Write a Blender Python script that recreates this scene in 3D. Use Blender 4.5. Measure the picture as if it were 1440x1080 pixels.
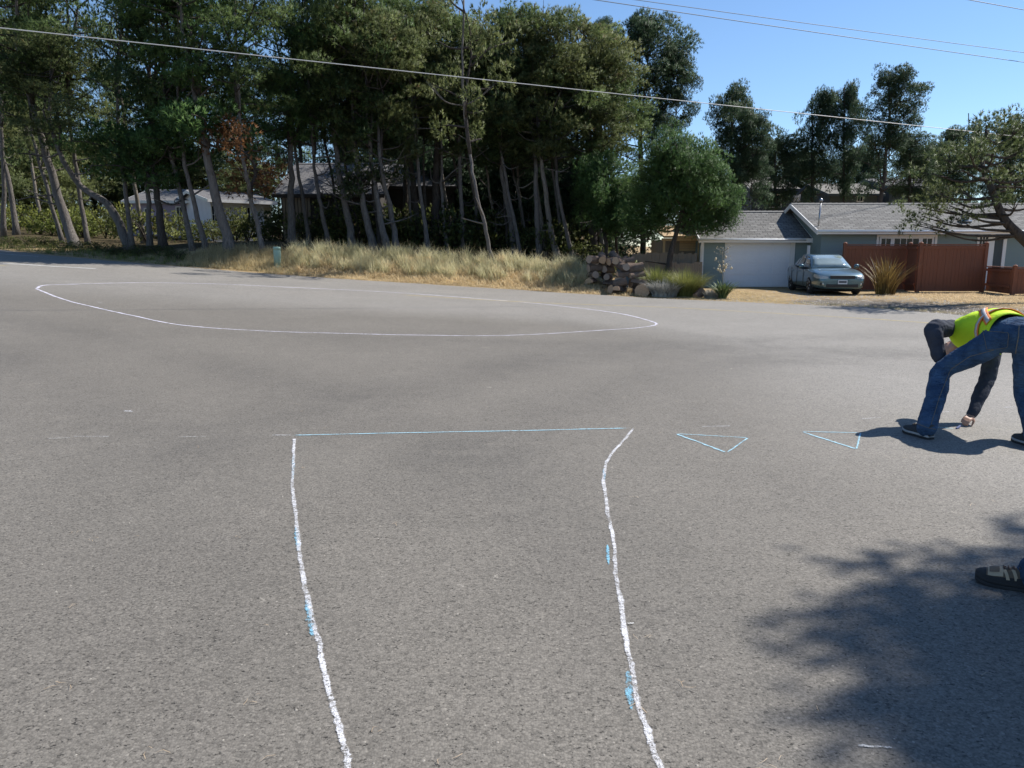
import bpy, bmesh, math, random
import numpy as np
from mathutils import Vector, Matrix, Quaternion

for o in list(bpy.data.objects):
    bpy.data.objects.remove(o, do_unlink=True)
SC = bpy.context.scene
COL = SC.collection
R = math.radians

# ------------------------------------------------------------------ camera
CAM_H = 1.6
FOC = 1047.0                                   # focal length in pixels of a 1440 wide picture
PITCH = math.atan((540 - 354) / FOC)
cam_d = bpy.data.cameras.new('camera')
cam = bpy.data.objects.new('camera', cam_d)
COL.objects.link(cam)
cam.location = (0, 0, CAM_H)
cam.rotation_euler = (math.pi / 2 - PITCH, 0, 0)
cam_d.sensor_width = 36.0
cam_d.lens = 36.0 * FOC / 1440.0
cam_d.clip_start = 0.05
cam_d.clip_end = 5000
SC.camera = cam

# ------------------------------------------------------------------ sky, sun, exposure
SUN_DIR = Vector((0.88, 0.475, 0.0)).normalized()
SUN_EL = R(47)
world = bpy.data.worlds.new('World')
SC.world = world
world.use_nodes = True
wn = world.node_tree
sky = wn.nodes.new('ShaderNodeTexSky')
sky.sky_type = 'NISHITA'
sky.sun_disc = False
sky.sun_elevation = SUN_EL
sky.sun_rotation = math.atan2(SUN_DIR.x, SUN_DIR.y)
sky.air_density = 1.0
sky.dust_density = 0.0
sky.ozone_density = 6.0
wn.links.new(sky.outputs[0], wn.nodes['Background'].inputs[0])
wn.nodes['Background'].inputs[1].default_value = 0.085
sun_d = bpy.data.lights.new('sun', 'SUN')
sun_d.energy = 4.1
sun_d.angle = R(0.53)
sun_d.color = (1.0, 0.955, 0.89)
sun = bpy.data.objects.new('sun', sun_d)
COL.objects.link(sun)
to_sun = Vector((SUN_DIR.x * math.cos(SUN_EL), SUN_DIR.y * math.cos(SUN_EL), math.sin(SUN_EL)))
sun.rotation_euler = to_sun.to_track_quat('Z', 'Y').to_euler()
sun.location = (30, 15, 40)
SC.view_settings.view_transform = 'Standard'
SC.view_settings.look = 'None'
SC.view_settings.gamma = 1.0
SC.view_settings.exposure = 0.8
SC.view_settings.use_curve_mapping = False
SC.cycles.max_bounces = 6
SC.cycles.transparent_max_bounces = 8

# ------------------------------------------------------------------ where things stand (metres, measured from the picture)
cp, sp = math.cos(PITCH), math.sin(PITCH)
EDGE = np.array([(-300, 150), (-120, 82), (-60, 52), (-40, 41.5), (-30, 36.6), (-22, 32.5), (-18.7, 30.85), (-16, 29.8), (-13.6, 29.1),
                 (-9.4, 27.9), (-6.1, 27.45), (-3, 27.35), (0, 27.2), (3.17, 26.6), (6, 25.2), (8.1, 23.7), (10.4, 21.85),
                 (11.5, 19.6), (12.3, 17.2), (13.0, 13), (13.5, 8), (14, 0), (14.6, -60)], float)

def base_z(X, Y):
    u = (X - 4) * -.923 + (Y - 23.6) * .385
    u = np.minimum(u, 62)
    return .064 * 1.5 * np.log1p(np.exp((u - 1.0) / 1.5))

def edge_v(X, Y):
    """signed distance beyond the far edge of the road (positive on the verge)"""
    X = np.asarray(X, float); Y = np.asarray(Y, float)
    best = np.full(X.shape, 1e9); sgn = np.ones(X.shape)
    for (ax, ay), (bx, by) in zip(EDGE[:-1], EDGE[1:]):
        dx, dy = bx - ax, by - ay
        t = np.clip(((X - ax) * dx + (Y - ay) * dy) / (dx * dx + dy * dy), 0, 1)
        ex, ey = X - (ax + t * dx), Y - (ay + t * dy)
        d = np.hypot(ex, ey)
        s = np.where(dx * (Y - ay) - dy * (X - ax) >= 0, 1.0, -1.0)
        m = d < best
        best = np.where(m, d, best); sgn = np.where(m, s, sgn)
    return best * sgn

def sstep(x, a, b):
    t = np.clip((x - a) / (b - a), 0, 1)
    return t * t * (3 - 2 * t)

def ter(X, Y, v=None):
    X = np.asarray(X, float); Y = np.asarray(Y, float)
    if v is None:
        v = edge_v(X, Y)
    h = 0.42 + 0.48 * sstep(X, -18, -11)
    bank = h * sstep(v, 0.3, 4.6) * (1 - sstep(X, 2.2, 5.0))
    lump = 0.05 * np.sin(X * 1.3 + Y * .7) * np.sin(Y * 1.1 - X * .4) * sstep(v, .4, 2.5) * (1 - sstep(X, 3, 6))
    return base_z(X, Y) + bank + lump + 0.06 * sstep(v, 1.0, 4.0) * sstep(X, 4, 8)

def tz(x, y):
    return float(ter(np.array([x]), np.array([y]))[0])

def ray(px, py):
    a = (px - 720) / FOC; b = (540 - py) / FOC
    return Vector((a, cp + b * sp, -sp + b * cp))

def P(px, py, Y):
    d = ray(px, py)
    d = d * (Y / d.y)
    return Vector((d.x, d.y, CAM_H + d.z))

def Gnd(px, py):
    d = ray(px, py); t = 1.0
    while t < 200:
        if CAM_H + d.z * t < float(base_z(d.x * t, d.y * t)):
            break
        t += .01
    return Vector((d.x * t, d.y * t, float(base_z(d.x * t, d.y * t))))

def at_v(px, v):
    """ground point on the sight column px standing v metres beyond the road edge"""
    a = (px - 720) / FOC * cp
    Y = np.arange(14, 120, .05)
    vv = edge_v(a * Y, Y)
    i = int(np.argmax(vv > v))
    return Vector((a * Y[i], Y[i], tz(a * Y[i], Y[i])))

# ------------------------------------------------------------------ helpers
def tag(o, label=None, cat=None, group=None, kind=None):
    if label: o['label'] = label
    if cat: o['category'] = cat
    if group: o['group'] = group
    if kind: o['kind'] = kind
    return o

def empty(name, loc=(0, 0, 0), rz=0.0):
    o = bpy.data.objects.new(name, None)
    o.empty_display_size = 0.2
    COL.objects.link(o)
    o.location = loc; o.rotation_euler = (0, 0, rz)
    return o

def link_mesh(name, me, mat=None, parent=None, loc=None):
    o = bpy.data.objects.new(name, me)
    COL.objects.link(o)
    if mat is not None and len(me.materials) == 0:
        me.materials.append(mat)
    if parent is not None:
        o.parent = parent
    if loc is not None:
        o.location = loc
    return o

class MB:
    def __init__(s):
        s.v = []; s.f = []
    def add(s, vs, fs):
        n = len(s.v)
        s.v += [tuple(q) for q in vs]
        s.f += [tuple(i + n for i in f) for f in fs]
        return s
    def box(s, c, d, rot=None):
        x, y, z = d[0] / 2, d[1] / 2, d[2] / 2
        vs = [Vector(q) for q in ((-x, -y, -z), (x, -y, -z), (x, y, -z), (-x, y, -z), (-x, -y, z), (x, -y, z), (x, y, z), (-x, y, z))]
        if rot is not None:
            vs = [rot @ q for q in vs]
        c = Vector(c)
        return s.add([q + c for q in vs], [(3, 2, 1, 0), (4, 5, 6, 7), (0, 1, 5, 4), (1, 2, 6, 5), (2, 3, 7, 6), (3, 0, 4, 7)])
    def b2(s, a, b):
        return s.box([(a[i] + b[i]) / 2 for i in range(3)], [abs(b[i] - a[i]) for i in range(3)])
    def prism(s, poly, d):
        """poly: list of 3-D points, extruded by vector d"""
        n = len(poly); d = Vector(d)
        vs = [Vector(q) for q in poly] + [Vector(q) + d for q in poly]
        fs = [tuple(reversed(range(n))), tuple(range(n, 2 * n))]
        for i in range(n):
            j = (i + 1) % n
            fs.append((i, j, j + n, i + n))
        return s.add(vs, fs)
    def tube(s, pts, rad, seg=8, cap=True, axis=None, k=1.0, jit=0.0, rnd=None):
        pts = [Vector(q) for q in pts]
        n = len(pts)
        if not hasattr(rad, '__len__'):
            rad = [rad] * n
        t0 = (pts[1] - pts[0]).normalized()
        ref = Vector((0, 0, 1)) if abs(t0.z) < .9 else Vector((1, 0, 0))
        u = t0.cross(ref).normalized()
        vs = []
        for i in range(n):
            t = (pts[min(i + 1, n - 1)] - pts[max(i - 1, 0)]).normalized()
            u = (u - t * u.dot(t)).normalized()
            w = t.cross(u)
            for j in range(seg):
                a = 2 * math.pi * j / seg
                r = rad[i] * (1 + (rnd.uniform(-jit, jit) if rnd else 0))
                off = (u * math.cos(a) + w * math.sin(a)) * r
                if axis is not None:
                    off = off + axis * (off.dot(axis) * (k - 1))
                vs.append(pts[i] + off)
        fs = []
        for i in range(n - 1):
            for j in range(seg):
                j2 = (j + 1) % seg
                fs.append((i * seg + j, i * seg + j2, (i + 1) * seg + j2, (i + 1) * seg + j))
        if cap:
            fs.append(tuple(reversed(range(seg))))
            fs.append(tuple(range((n - 1) * seg, n * seg)))
        return s.add(vs, fs)
    def lathe(s, prof, c=(0, 0, 0), seg=16, axis='Z'):
        c = Vector(c); vs = []; fs = []
        for r, h in prof:
            for j in range(seg):
                a = 2 * math.pi * j / seg
                q = (r * math.cos(a), r * math.sin(a), h)
                if axis == 'X': q = (h, q[0], q[1])
                if axis == 'Y': q = (q[0], h, q[1])
                vs.append(c + Vector(q))
        n = len(prof)
        for i in range(n - 1):
            for j in range(seg):
                j2 = (j + 1) % seg
                fs.append((i * seg + j, i * seg + j2, (i + 1) * seg + j2, (i + 1) * seg + j))
        fs.append(tuple(reversed(range(seg)))); fs.append(tuple(range((n - 1) * seg, n * seg)))
        return s.add(vs, fs)
    def mesh(s, name, smooth=False, off=None):
        me = bpy.data.meshes.new(name)
        v = s.v
        if off is not None:
            v = [(q[0] - off[0], q[1] - off[1], q[2] - off[2]) for q in v]
        me.from_pydata(v, [], s.f)
        bm = bmesh.new(); bm.from_mesh(me)
        bmesh.ops.recalc_face_normals(bm, faces=bm.faces)
        bm.to_mesh(me); bm.free()
        if smooth:
            me.polygons.foreach_set('use_smooth', [True] * len(me.polygons))
        return me
    def build(s, name, mat, parent=None, smooth=False, off=None, bevel=0, loc=None):
        if off is None and parent is not None:
            off = parent_off(parent)
        o = link_mesh(name, s.mesh(name, smooth, off), mat, parent, loc)
        if bevel:
            m = o.modifiers.new('bevel', 'BEVEL'); m.width = bevel; m.segments = 2; m.limit_method = 'ANGLE'
        return o

def parent_off(p):
    """parts of things placed with unrotated roots are written in world coordinates"""
    q = Vector((0, 0, 0))
    if p.get('_local'):
        return None
    while p is not None:
        q = q + Vector(p.location); p = p.parent
    return q

def np_mesh(name, V, F, attrs=None, smooth=False, normals=None):
    """V (n,3), F (m,k) with k = 3 or 4"""
    me = bpy.data.meshes.new(name)
    V = np.ascontiguousarray(V, np.float32); F = np.ascontiguousarray(F, np.int32)
    m, k = F.shape
    me.vertices.add(len(V)); me.vertices.foreach_set('co', V.ravel())
    me.loops.add(m * k); me.loops.foreach_set('vertex_index', F.ravel())
    me.polygons.add(m)
    me.polygons.foreach_set('loop_start', np.arange(0, m * k, k, dtype=np.int32))
    if smooth:
        me.polygons.foreach_set('use_smooth', np.ones(m, bool))
    me.update(calc_edges=True)
    if normals is not None:
        me.polygons.foreach_set('use_smooth', np.ones(m, bool))
        me.normals_split_custom_set_from_vertices(np.ascontiguousarray(normals, np.float32))
    for n, a in (attrs or {}).items():
        at = me.attributes.new(n, 'FLOAT', 'POINT')
        at.data.foreach_set('value', np.ascontiguousarray(a, np.float32))
    return me

def catmull(pts, sub=4):
    pts = [Vector(q) for q in pts]
    if len(pts) < 3:
        return [pts[0].lerp(pts[-1], i / sub) for i in range(sub + 1)]
    ext = [pts[0] * 2 - pts[1]] + pts + [pts[-1] * 2 - pts[-2]]
    out = []
    for i in range(1, len(ext) - 2):
        a, b, c, d = ext[i - 1:i + 3]
        for j in range(sub):
            t = j / sub
            out.append(0.5 * ((2 * b) + (c - a) * t + (2 * a - 5 * b + 4 * c - d) * t * t + (3 * b - a - 3 * c + d) * t ** 3))
    out.append(pts[-1])
    return out

def lerp_list(vals, n):
    return list(np.interp(np.linspace(0, 1, n), np.linspace(0, 1, len(vals)), vals))

# ------------------------------------------------------------------ materials
class NT:
    def __init__(s, name):
        s.m = bpy.data.materials.new(name); s.m.use_nodes = True
        s.t = s.m.node_tree; s.bs = s.t.nodes['Principled BSDF']; s.out = s.t.nodes['Material Output']
        s.co = s.t.nodes.new('ShaderNodeTexCoord').outputs['Object']
    def n(s, typ, **kw):
        q = s.t.nodes.new(typ)
        for a, b in kw.items():
            setattr(q, a, b)
        return q
    def l(s, a, b):
        s.t.links.new(a, b)
    def put(s, sock, val):
        if hasattr(val, 'is_linked') or isinstance(val, bpy.types.NodeSocket):
            s.l(val, sock)
        else:
            sock.default_value = val
    def noise(s, scale, detail=4, rough=.55, vec=None, dist=0.0):
        q = s.n('ShaderNodeTexNoise'); q.inputs['Scale'].default_value = scale
        q.inputs['Detail'].default_value = detail; q.inputs['Roughness'].default_value = rough
        q.inputs['Distortion'].default_value = dist
        s.l(vec or s.co, q.inputs['Vector']); return q.outputs['Fac']
    def voro(s, scale, vec=None, feature='F1', rnd=1.0):
        q = s.n('ShaderNodeTexVoronoi', feature=feature); q.inputs['Scale'].default_value = scale
        q.inputs['Randomness'].default_value = rnd
        s.l(vec or s.co, q.inputs['Vector']); return q
    def ramp(s, fac, lo, hi, a=0.0, b=1.0):
        q = s.n('ShaderNodeMapRange'); q.clamp = True
        s.put(q.inputs['Value'], fac)
        q.inputs['From Min'].default_value = lo; q.inputs['From Max'].default_value = hi
        q.inputs['To Min'].default_value = a; q.inputs['To Max'].default_value = b
        return q.outputs[0]
    def math(s, op, a, b=0.0):
        q = s.n('ShaderNodeMath', operation=op); s.put(q.inputs[0], a); s.put(q.inputs[1], b); return q.outputs[0]
    def mix(s, fac, a, b, blend='MIX'):
        q = s.n('ShaderNodeMix', data_type='RGBA', blend_type=blend)
        s.put(q.inputs[0], fac)
        for sock, val in ((q.inputs[6], a), (q.inputs[7], b)):
            if isinstance(val, (tuple, list)):
                sock.default_value = (val[0], val[1], val[2], 1)
            else:
                s.l(val, sock)
        return q.outputs[2]
    def attr(s, name):
        q = s.n('ShaderNodeAttribute', attribute_name=name); return q.outputs['Fac']
    def stretch(s, sc):
        q = s.n('ShaderNodeMapping'); q.inputs['Scale'].default_value = sc; s.l(s.co, q.inputs['Vector']); return q.outputs[0]
    def bump(s, h, strength=.4, dist=.01):
        q = s.n('ShaderNodeBump'); q.inputs['Strength'].default_value = strength; q.inputs['Distance'].default_value = dist
        s.l(h, q.inputs['Height']); s.l(q.outputs[0], s.bs.inputs['Normal']); return q
    def color(s, c):
        if isinstance(c, (tuple, list)):
            s.bs.inputs['Base Color'].default_value = (c[0], c[1], c[2], 1)
        else:
            s.l(c, s.bs.inputs['Base Color'])
    def set(s, **kw):
        for a, b in kw.items():
            s.put(s.bs.inputs[a.replace('_', ' ')], b)

def simple(name, c1, c2=None, scale=4.0, rough=.7, bump=0.0, bscale=30.0, stretch=None, metal=0.0, spec=.5, coat=0.0, bdist=.01):
    n = NT(name)
    vec = n.stretch(stretch) if stretch else None
    if c2 is None:
        c2 = tuple(x * .8 for x in c1)
    f = n.ramp(n.noise(scale, 6, .6, vec), .3, .7)
    n.color(n.mix(f, c1, c2))
    n.set(Roughness=rough, Metallic=metal)
    n.bs.inputs['Specular IOR Level'].default_value = spec
    if coat: n.bs.inputs['Coat Weight'].default_value = coat; n.bs.inputs['Coat Roughness'].default_value = .05
    if bump: n.bump(n.noise(bscale, 5, .6, vec), bump, bdist)
    return n.m

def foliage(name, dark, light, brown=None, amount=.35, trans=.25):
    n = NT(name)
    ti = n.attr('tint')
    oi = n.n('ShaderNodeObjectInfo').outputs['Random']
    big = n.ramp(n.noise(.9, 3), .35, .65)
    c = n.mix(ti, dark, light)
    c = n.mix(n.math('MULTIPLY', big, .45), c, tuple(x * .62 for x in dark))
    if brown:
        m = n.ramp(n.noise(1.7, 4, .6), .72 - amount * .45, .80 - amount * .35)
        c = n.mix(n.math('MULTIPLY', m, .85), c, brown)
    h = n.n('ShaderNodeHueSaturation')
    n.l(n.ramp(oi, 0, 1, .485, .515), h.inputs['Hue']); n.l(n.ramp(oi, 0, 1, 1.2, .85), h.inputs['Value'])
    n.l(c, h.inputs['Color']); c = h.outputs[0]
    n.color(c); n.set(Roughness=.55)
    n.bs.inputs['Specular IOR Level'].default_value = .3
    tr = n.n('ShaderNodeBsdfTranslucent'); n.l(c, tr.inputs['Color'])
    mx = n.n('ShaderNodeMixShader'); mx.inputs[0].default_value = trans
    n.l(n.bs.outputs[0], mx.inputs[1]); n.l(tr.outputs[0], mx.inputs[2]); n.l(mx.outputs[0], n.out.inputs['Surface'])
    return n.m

M = {}
# worn asphalt
def asphalt():
    n = NT('worn_asphalt')
    main = n.attr('mainroad'); dark = n.attr('dark')
    warp = n.n('ShaderNodeVectorMath', operation='ADD')
    wz = n.n('ShaderNodeTexNoise'); wz.inputs['Scale'].default_value = 60; wz.inputs['Detail'].default_value = 2; n.l(n.co, wz.inputs['Vector'])
    ws = n.n('ShaderNodeVectorMath', operation='SCALE'); n.l(wz.outputs['Color'], ws.inputs[0]); ws.inputs['Scale'].default_value = .012
    n.l(n.co, warp.inputs[0]); n.l(ws.outputs[0], warp.inputs[1])
    vor = n.voro(105.0, warp.outputs[0]); cell = n.n('ShaderNodeSeparateColor'); n.l(vor.outputs['Color'], cell.inputs[0])
    stone = n.ramp(cell.outputs[0], 0, 1, .74, 1.24)
    bright = n.ramp(cell.outputs[1], .93, 1.0, 1.0, 1.30)
    edge = n.ramp(vor.outputs['Distance'], .45, .85, 1, .72)
    pits = n.ramp(n.noise(62, 3, .70, n.stretch((.8, 1.2, 1))), .315, .415, .20, 1.0)
    pits2 = n.ramp(n.noise(30, 5, .78), .32, .43, .48, 1.0)
    patch = n.ramp(n.noise(.55, 5, .6, None, .6), .3, .7, .93, 1.06)
    mott = n.ramp(n.noise(5.5, 6, .7), .3, .7, .94, 1.06)
    dust = n.ramp(n.noise(1.6, 7, .68, n.stretch((1.0, 1.6, 1)), .4), .60, .78)
    spot = n.ramp(n.noise(9.0, 3, .6, None, .3), .705, .76)
    c = n.mix(main, (.178, .162, .138), (.258, .241, .215))
    c = n.mix(n.math('MULTIPLY', n.math('MULTIPLY', dark, n.ramp(n.noise(2.2, 6, .7, None, .5), .3, .6, .25, 1.0)), .52), c, (.098, .091, .081))
    c = n.mix(n.math('MULTIPLY', dust, .30), c, (.33, .295, .245))
    c = n.mix(n.math('MULTIPLY', spot, .45), c, (.42, .385, .33))
    g = n.math('MULTIPLY', n.math('MULTIPLY', stone, edge), n.math('MULTIPLY', pits, pits2))
    g = n.math('MULTIPLY', n.math('MULTIPLY', g, patch), n.math('MULTIPLY', mott, bright))
    gc = n.n('ShaderNodeCombineColor')
    for i in range(3): n.l(g, gc.inputs[i])
    c = n.mix(1.0, c, gc.outputs[0], 'MULTIPLY')
    n.color(c); n.set(Roughness=.75)
    n.bs.inputs['Specular IOR Level'].default_value = .3
    hgt = n.math('ADD', n.math('MULTIPLY', n.math('SUBTRACT', 1.0, vor.outputs['Distance']), .45), n.math('MULTIPLY', pits, .8))
    n.bump(hgt, .5, .005)
    return n.m
M['asphalt'] = asphalt()

def ground_mat():
    n = NT('verge_ground')
    gr = n.attr('gravel'); wood = n.attr('wood')
    nz = n.noise(2.3, 7, .65); fine = n.noise(38, 5, .7); mid = n.noise(7, 6, .65)
    straw = n.mix(n.ramp(nz, .35, .65), (.50, .37, .20), (.36, .25, .13))
    straw = n.mix(n.ramp(mid, .52, .66), straw, (.62, .50, .30))
    gravel = n.mix(n.ramp(n.voro(24).outputs['Distance'], .2, .6), (.30, .275, .24), (.15, .135, .115))
    litter = n.mix(n.ramp(mid, .4, .6), (.085, .06, .035), (.05, .05, .022))
    gm = n.ramp(n.math('ADD', gr, n.math('MULTIPLY', n.math('SUBTRACT', mid, .5), .9)), .4, .62)
    wm = n.ramp(n.math('ADD', wood, n.math('MULTIPLY', n.math('SUBTRACT', nz, .5), .7)), .38, .62)
    c = n.mix(gm, straw, gravel); c = n.mix(wm, c, litter)
    c = n.mix(n.ramp(fine, .3, .7, .0, .55), c, tuple((.10, .075, .045)), 'MIX')
    n.color(c); n.set(Roughness=.95); n.bs.inputs['Specular IOR Level'].default_value = .1
    n.bump(n.math('ADD', fine, mid), .8, .04)
    return n.m
M['ground'] = ground_mat()

def chalk(name, c, cover):
    n = NT(name)
    e = n.attr('edge')
    fine = n.noise(210, 3, .6); mid = n.noise(52, 4, .65); big = n.noise(5, 4, .6)
    k = n.math('ADD', n.math('MULTIPLY', fine, .55), n.math('MULTIPLY', mid, .55))
    k = n.math('ADD', k, n.math('MULTIPLY', n.math('SUBTRACT', big, .5), .35))
    k = n.math('ADD', k, n.math('MULTIPLY', e, .34))
    a = n.ramp(k, .90 - cover, 1.10 - cover, 0.0, .93)
    n.color(n.mix(n.ramp(mid, .3, .7), c, tuple(x * .86 for x in c))); n.set(Roughness=.95, Alpha=a)
    n.bs.inputs['Specular IOR Level'].default_value = .1
    return n.m
M['chalk_white'] = chalk('white_chalk', (.80, .80, .82), .105)
M['chalk_lilac'] = chalk('pale_lilac_chalk', (.74, .72, .82), .17)
M['chalk_blue'] = chalk('blue_chalk', (.42, .68, .80), .17)
M['chalk_bright_blue'] = chalk('bright_blue_chalk', (.28, .62, .82), .095)
M['chalk_faint'] = chalk('faint_chalk', (.66, .65, .62), .11)
M['paint_yellow'] = chalk('worn_yellow_paint', (.52, .44, .24), .22)
M['paint_white'] = chalk('worn_white_paint', (.74, .74, .72), .24)

def bark(name, a, b):
    n = NT(name)
    vec = n.stretch((1, 1, .28))
    f = n.noise(16, 6, .7, vec, .5); g = n.noise(2.2, 4)
    c = n.mix(n.ramp(f, .35, .65), tuple(x * .38 for x in a), a)
    c = n.mix(n.ramp(g, .45, .7), c, b)
    n.color(c); n.set(Roughness=.95); n.bs.inputs['Specular IOR Level'].default_value = .1
    n.bump(f, 1.0, .05); return n.m
M['bark'] = bark('grey_pine_bark', (.215, .195, .180), (.16, .142, .13))
M['bark_dark'] = bark('dark_pine_bark', (.105, .09, .08), (.07, .064, .058))
M['bark_pale'] = bark('pale_pine_bark', (.30, .265, .225), (.19, .165, .14))
M['needle'] = foliage('pine_needles', (.036, .070, .026), (.215, .300, .105), (.21, .14, .07), .18, .45)
M['needle_green'] = foliage('fresh_pine_needles', (.036, .086, .028), (.205, .335, .105), None, .3, .44)
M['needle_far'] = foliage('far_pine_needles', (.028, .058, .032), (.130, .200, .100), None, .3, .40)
M['needle_olive'] = foliage('olive_pine_needles', (.052, .080, .030), (.270, .310, .120), (.23, .16, .08), .22, .44)
M['needle_dead'] = foliage('dead_brown_needles', (.20, .085, .04), (.40, .19, .095), None, .3, .4)
M['leaf'] = foliage('shrub_leaves', (.050, .072, .022), (.215, .245, .075), (.22, .12, .06), .24, .35)
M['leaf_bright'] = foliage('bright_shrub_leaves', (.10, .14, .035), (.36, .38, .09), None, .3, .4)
M['grass_dry'] = foliage('dry_beach_grass', (.52, .40, .22), (.82, .69, .43), (.40, .33, .17), .30, .5)
M['grass_tuft'] = foliage('beach_grass_tufts', (.36, .35, .19), (.78, .73, .47), (.62, .50, .29), .42, .5)
M['grass_green'] = foliage('green_grass_blades', (.10, .13, .035), (.34, .34, .11), None, .3, .3)
M['grass_silver'] = foliage('silver_leaves', (.30, .30, .27), (.62, .61, .56), None, .3, .15)
M['flax'] = foliage('bronze_flax_leaves', (.10, .060, .025), (.36, .245, .085), None, .3, .2)
M['yucca'] = foliage('yucca_leaves', (.045, .085, .030), (.16, .22, .085), None, .3, .15)
M['petal'] = simple('cream_petals', (.72, .62, .42), (.55, .40, .22), 9)
M['siding'] = simple('blue_grey_siding', (.225, .290, .290), (.20, .262, .265), 3, .75, .15, 60)
M['white_trim'] = simple('white_trim_paint', (.82, .81, .79), (.74, .73, .71), 5, .6)
M['door_white'] = simple('garage_door_white', (.82, .82, .84), (.77, .77, .79), 3, .55)
def shingles(name, a, b):
    n = NT(name)
    br = n.n('ShaderNodeTexBrick'); br.offset = .5
    mp = n.n('ShaderNodeMapping'); mp.inputs['Scale'].default_value = (1, 1, 1); n.l(n.co, mp.inputs[0]); n.l(mp.outputs[0], br.inputs[0])
    br.inputs['Scale'].default_value = 1.0; br.inputs['Brick Width'].default_value = .34; br.inputs['Row Height'].default_value = .17
    br.inputs['Mortar Size'].default_value = .016; br.inputs['Bias'].default_value = 0
    br.inputs[1].default_value = (*a, 1); br.inputs[2].default_value = (*b, 1); br.inputs[3].default_value = (*[x * .35 for x in b], 1)
    c = n.mix(n.ramp(n.noise(2.6, 6, .7, n.stretch((1, 2.5, 1))), .40, .66, 0, .8), br.outputs[0], tuple(x * .55 for x in a))
    sepz = n.noise(26, 4)
    c = n.mix(n.ramp(sepz, .55, .7, 0, .5), c, tuple(x * 1.35 for x in a))
    n.color(c); n.set(Roughness=.92); n.bs.inputs['Specular IOR Level'].default_value = .15
    n.bump(br.outputs['Fac'], .5, .02); return n.m
M['shingle'] = shingles('grey_shingles', (.27, .262, .245), (.15, .145, .137))
M['shingle_tan'] = shingles('tan_shingles', (.33, .31, .27), (.25, .235, .21))
M['shingle_mid'] = shingles('mid_grey_shingles', (.21, .205, .205), (.165, .16, .165))
M['metal'] = simple('galvanised_metal', (.42, .43, .45), (.32, .33, .35), 8, .35, 0, 30, None, 1.0)
M['glass_dark'] = simple('dark_window_glass', (.012, .015, .020), (.02, .024, .03), 2, .12, 0, 30, None, 0, .3)
M['redwood'] = simple('red_stained_wood', (.275, .098, .050), (.15, .054, .030), 3.0, .75, .4, 22, (14, 14, .8))
M['greywood'] = simple('weathered_fence_wood', (.27, .225, .175), (.165, .135, .105), 3.0, .9, .5, 20, (10, 10, .6))
M['tanwood'] = simple('raw_timber', (.52, .37, .21), (.40, .27, .14), 3.0, .8, .2, 20, (8, 8, .8))
M['darkwood'] = simple('dark_stained_wall', (.040, .033, .030), (.026, .022, .02), 3.0, .85, .2, 20, (10, 10, .6))
M['white_wall'] = simple('white_wall_paint', (.74, .72, .76), (.66, .64, .68), 2, .8)
M['mauve_wall'] = simple('mauve_wall_paint', (.40, .34, .47), (.34, .29, .40), 2, .8)
M['navy_wall'] = simple('navy_wall_paint', (.045, .058, .080), (.038, .048, .066), 2, .8)
M['slate_wall'] = simple('slate_wall_paint', (.075, .092, .095), (.06, .075, .08), 2, .8)
M['cream_wall'] = simple('cream_wall_paint', (.62, .54, .40), (.52, .45, .33), 2, .8)
M['cable'] = simple('cable_sheath', (.62, .62, .61), (.55, .55, .54), 2, .5)
M['cable_dark'] = simple('dark_cable', (.16, .20, .26), (.14, .18, .22), 2, .6)
M['pedestal'] = simple('mint_green_plastic', (.30, .44, .36), (.24, .37, .30), 6, .55)
M['box_blue'] = simple('blue_grey_cabinet', (.115, .155, .165), (.095, .13, .14), 6, .55)
M['log_bark'] = simple('weathered_log_bark', (.25, .185, .145), (.12, .088, .068), 7, .95, 1.0, 24, (.5, 1, 1), 0, .1, 0, .03)
M['log_cut'] = simple('cut_log_face', (.52, .37, .24), (.34, .22, .14), 9, .9, .4, 40)
M['log_old'] = simple('grey_cut_log_face', (.38, .30, .23), (.24, .18, .14), 9, .9, .4, 40)
# ================================================================== the setting: ground and road
def grid_faces(nx, ny):
    i = np.arange(nx * ny).reshape(ny, nx)
    return np.stack([i[:-1, :-1].ravel(), i[:-1, 1:].ravel(), i[1:, 1:].ravel(), i[1:, :-1].ravel()], 1)

gx = np.concatenate([[-1500, -900, -500, -300, -200, -140, -100, -75, -60], np.arange(-50, -26, 1.0), np.arange(-26, 22, .35), np.arange(22, 45, 1.0), [50, 60, 80, 120, 200, 400, 900, 1500]])
gy = np.concatenate([[-900, -400, -150, -60, -30, -15, -5], np.arange(0, 16, 1.0), np.arange(16, 40, .35), np.arange(40, 70, 1.0), [75, 85, 100, 130, 180, 260, 400, 700, 1200, 2000]])
GX, GY = np.meshgrid(gx, gy)
V_ = edge_v(GX, GY)
GZ = ter(GX, GY, V_) - np.where(V_ < 0, 0.12 * sstep(-V_, 0.0, .6), 0)
gravel = .8 * sstep(GX, 7.5, 10) * (1 - sstep(V_, .9, 2.6)) + sstep(GX, 9, 10.5) * (1 - sstep(GX, 14, 15.5)) * sstep(V_, -1, .5) * (1 - sstep(V_, 2.5, 7.0)) * .55
gravel = np.clip(gravel, 0, 1) * .95
woodm = sstep(V_, 2.2, 4.5) * (1 - sstep(GX, 3.0, 5.0)) + (1 - sstep(GX, -17, -12)) * sstep(V_, .8, 2.5) * .6
woodm = np.clip(woodm, 0, 1)
me = np_mesh('ground', np.stack([GX.ravel(), GY.ravel(), GZ.ravel()], 1), grid_faces(len(gx), len(gy)),
             {'gravel': gravel.ravel(), 'wood': woodm.ravel()}, True)
tag(link_mesh('ground', me, M['ground']), 'dry straw coloured verge and yard soil', None, None, 'structure')

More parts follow.
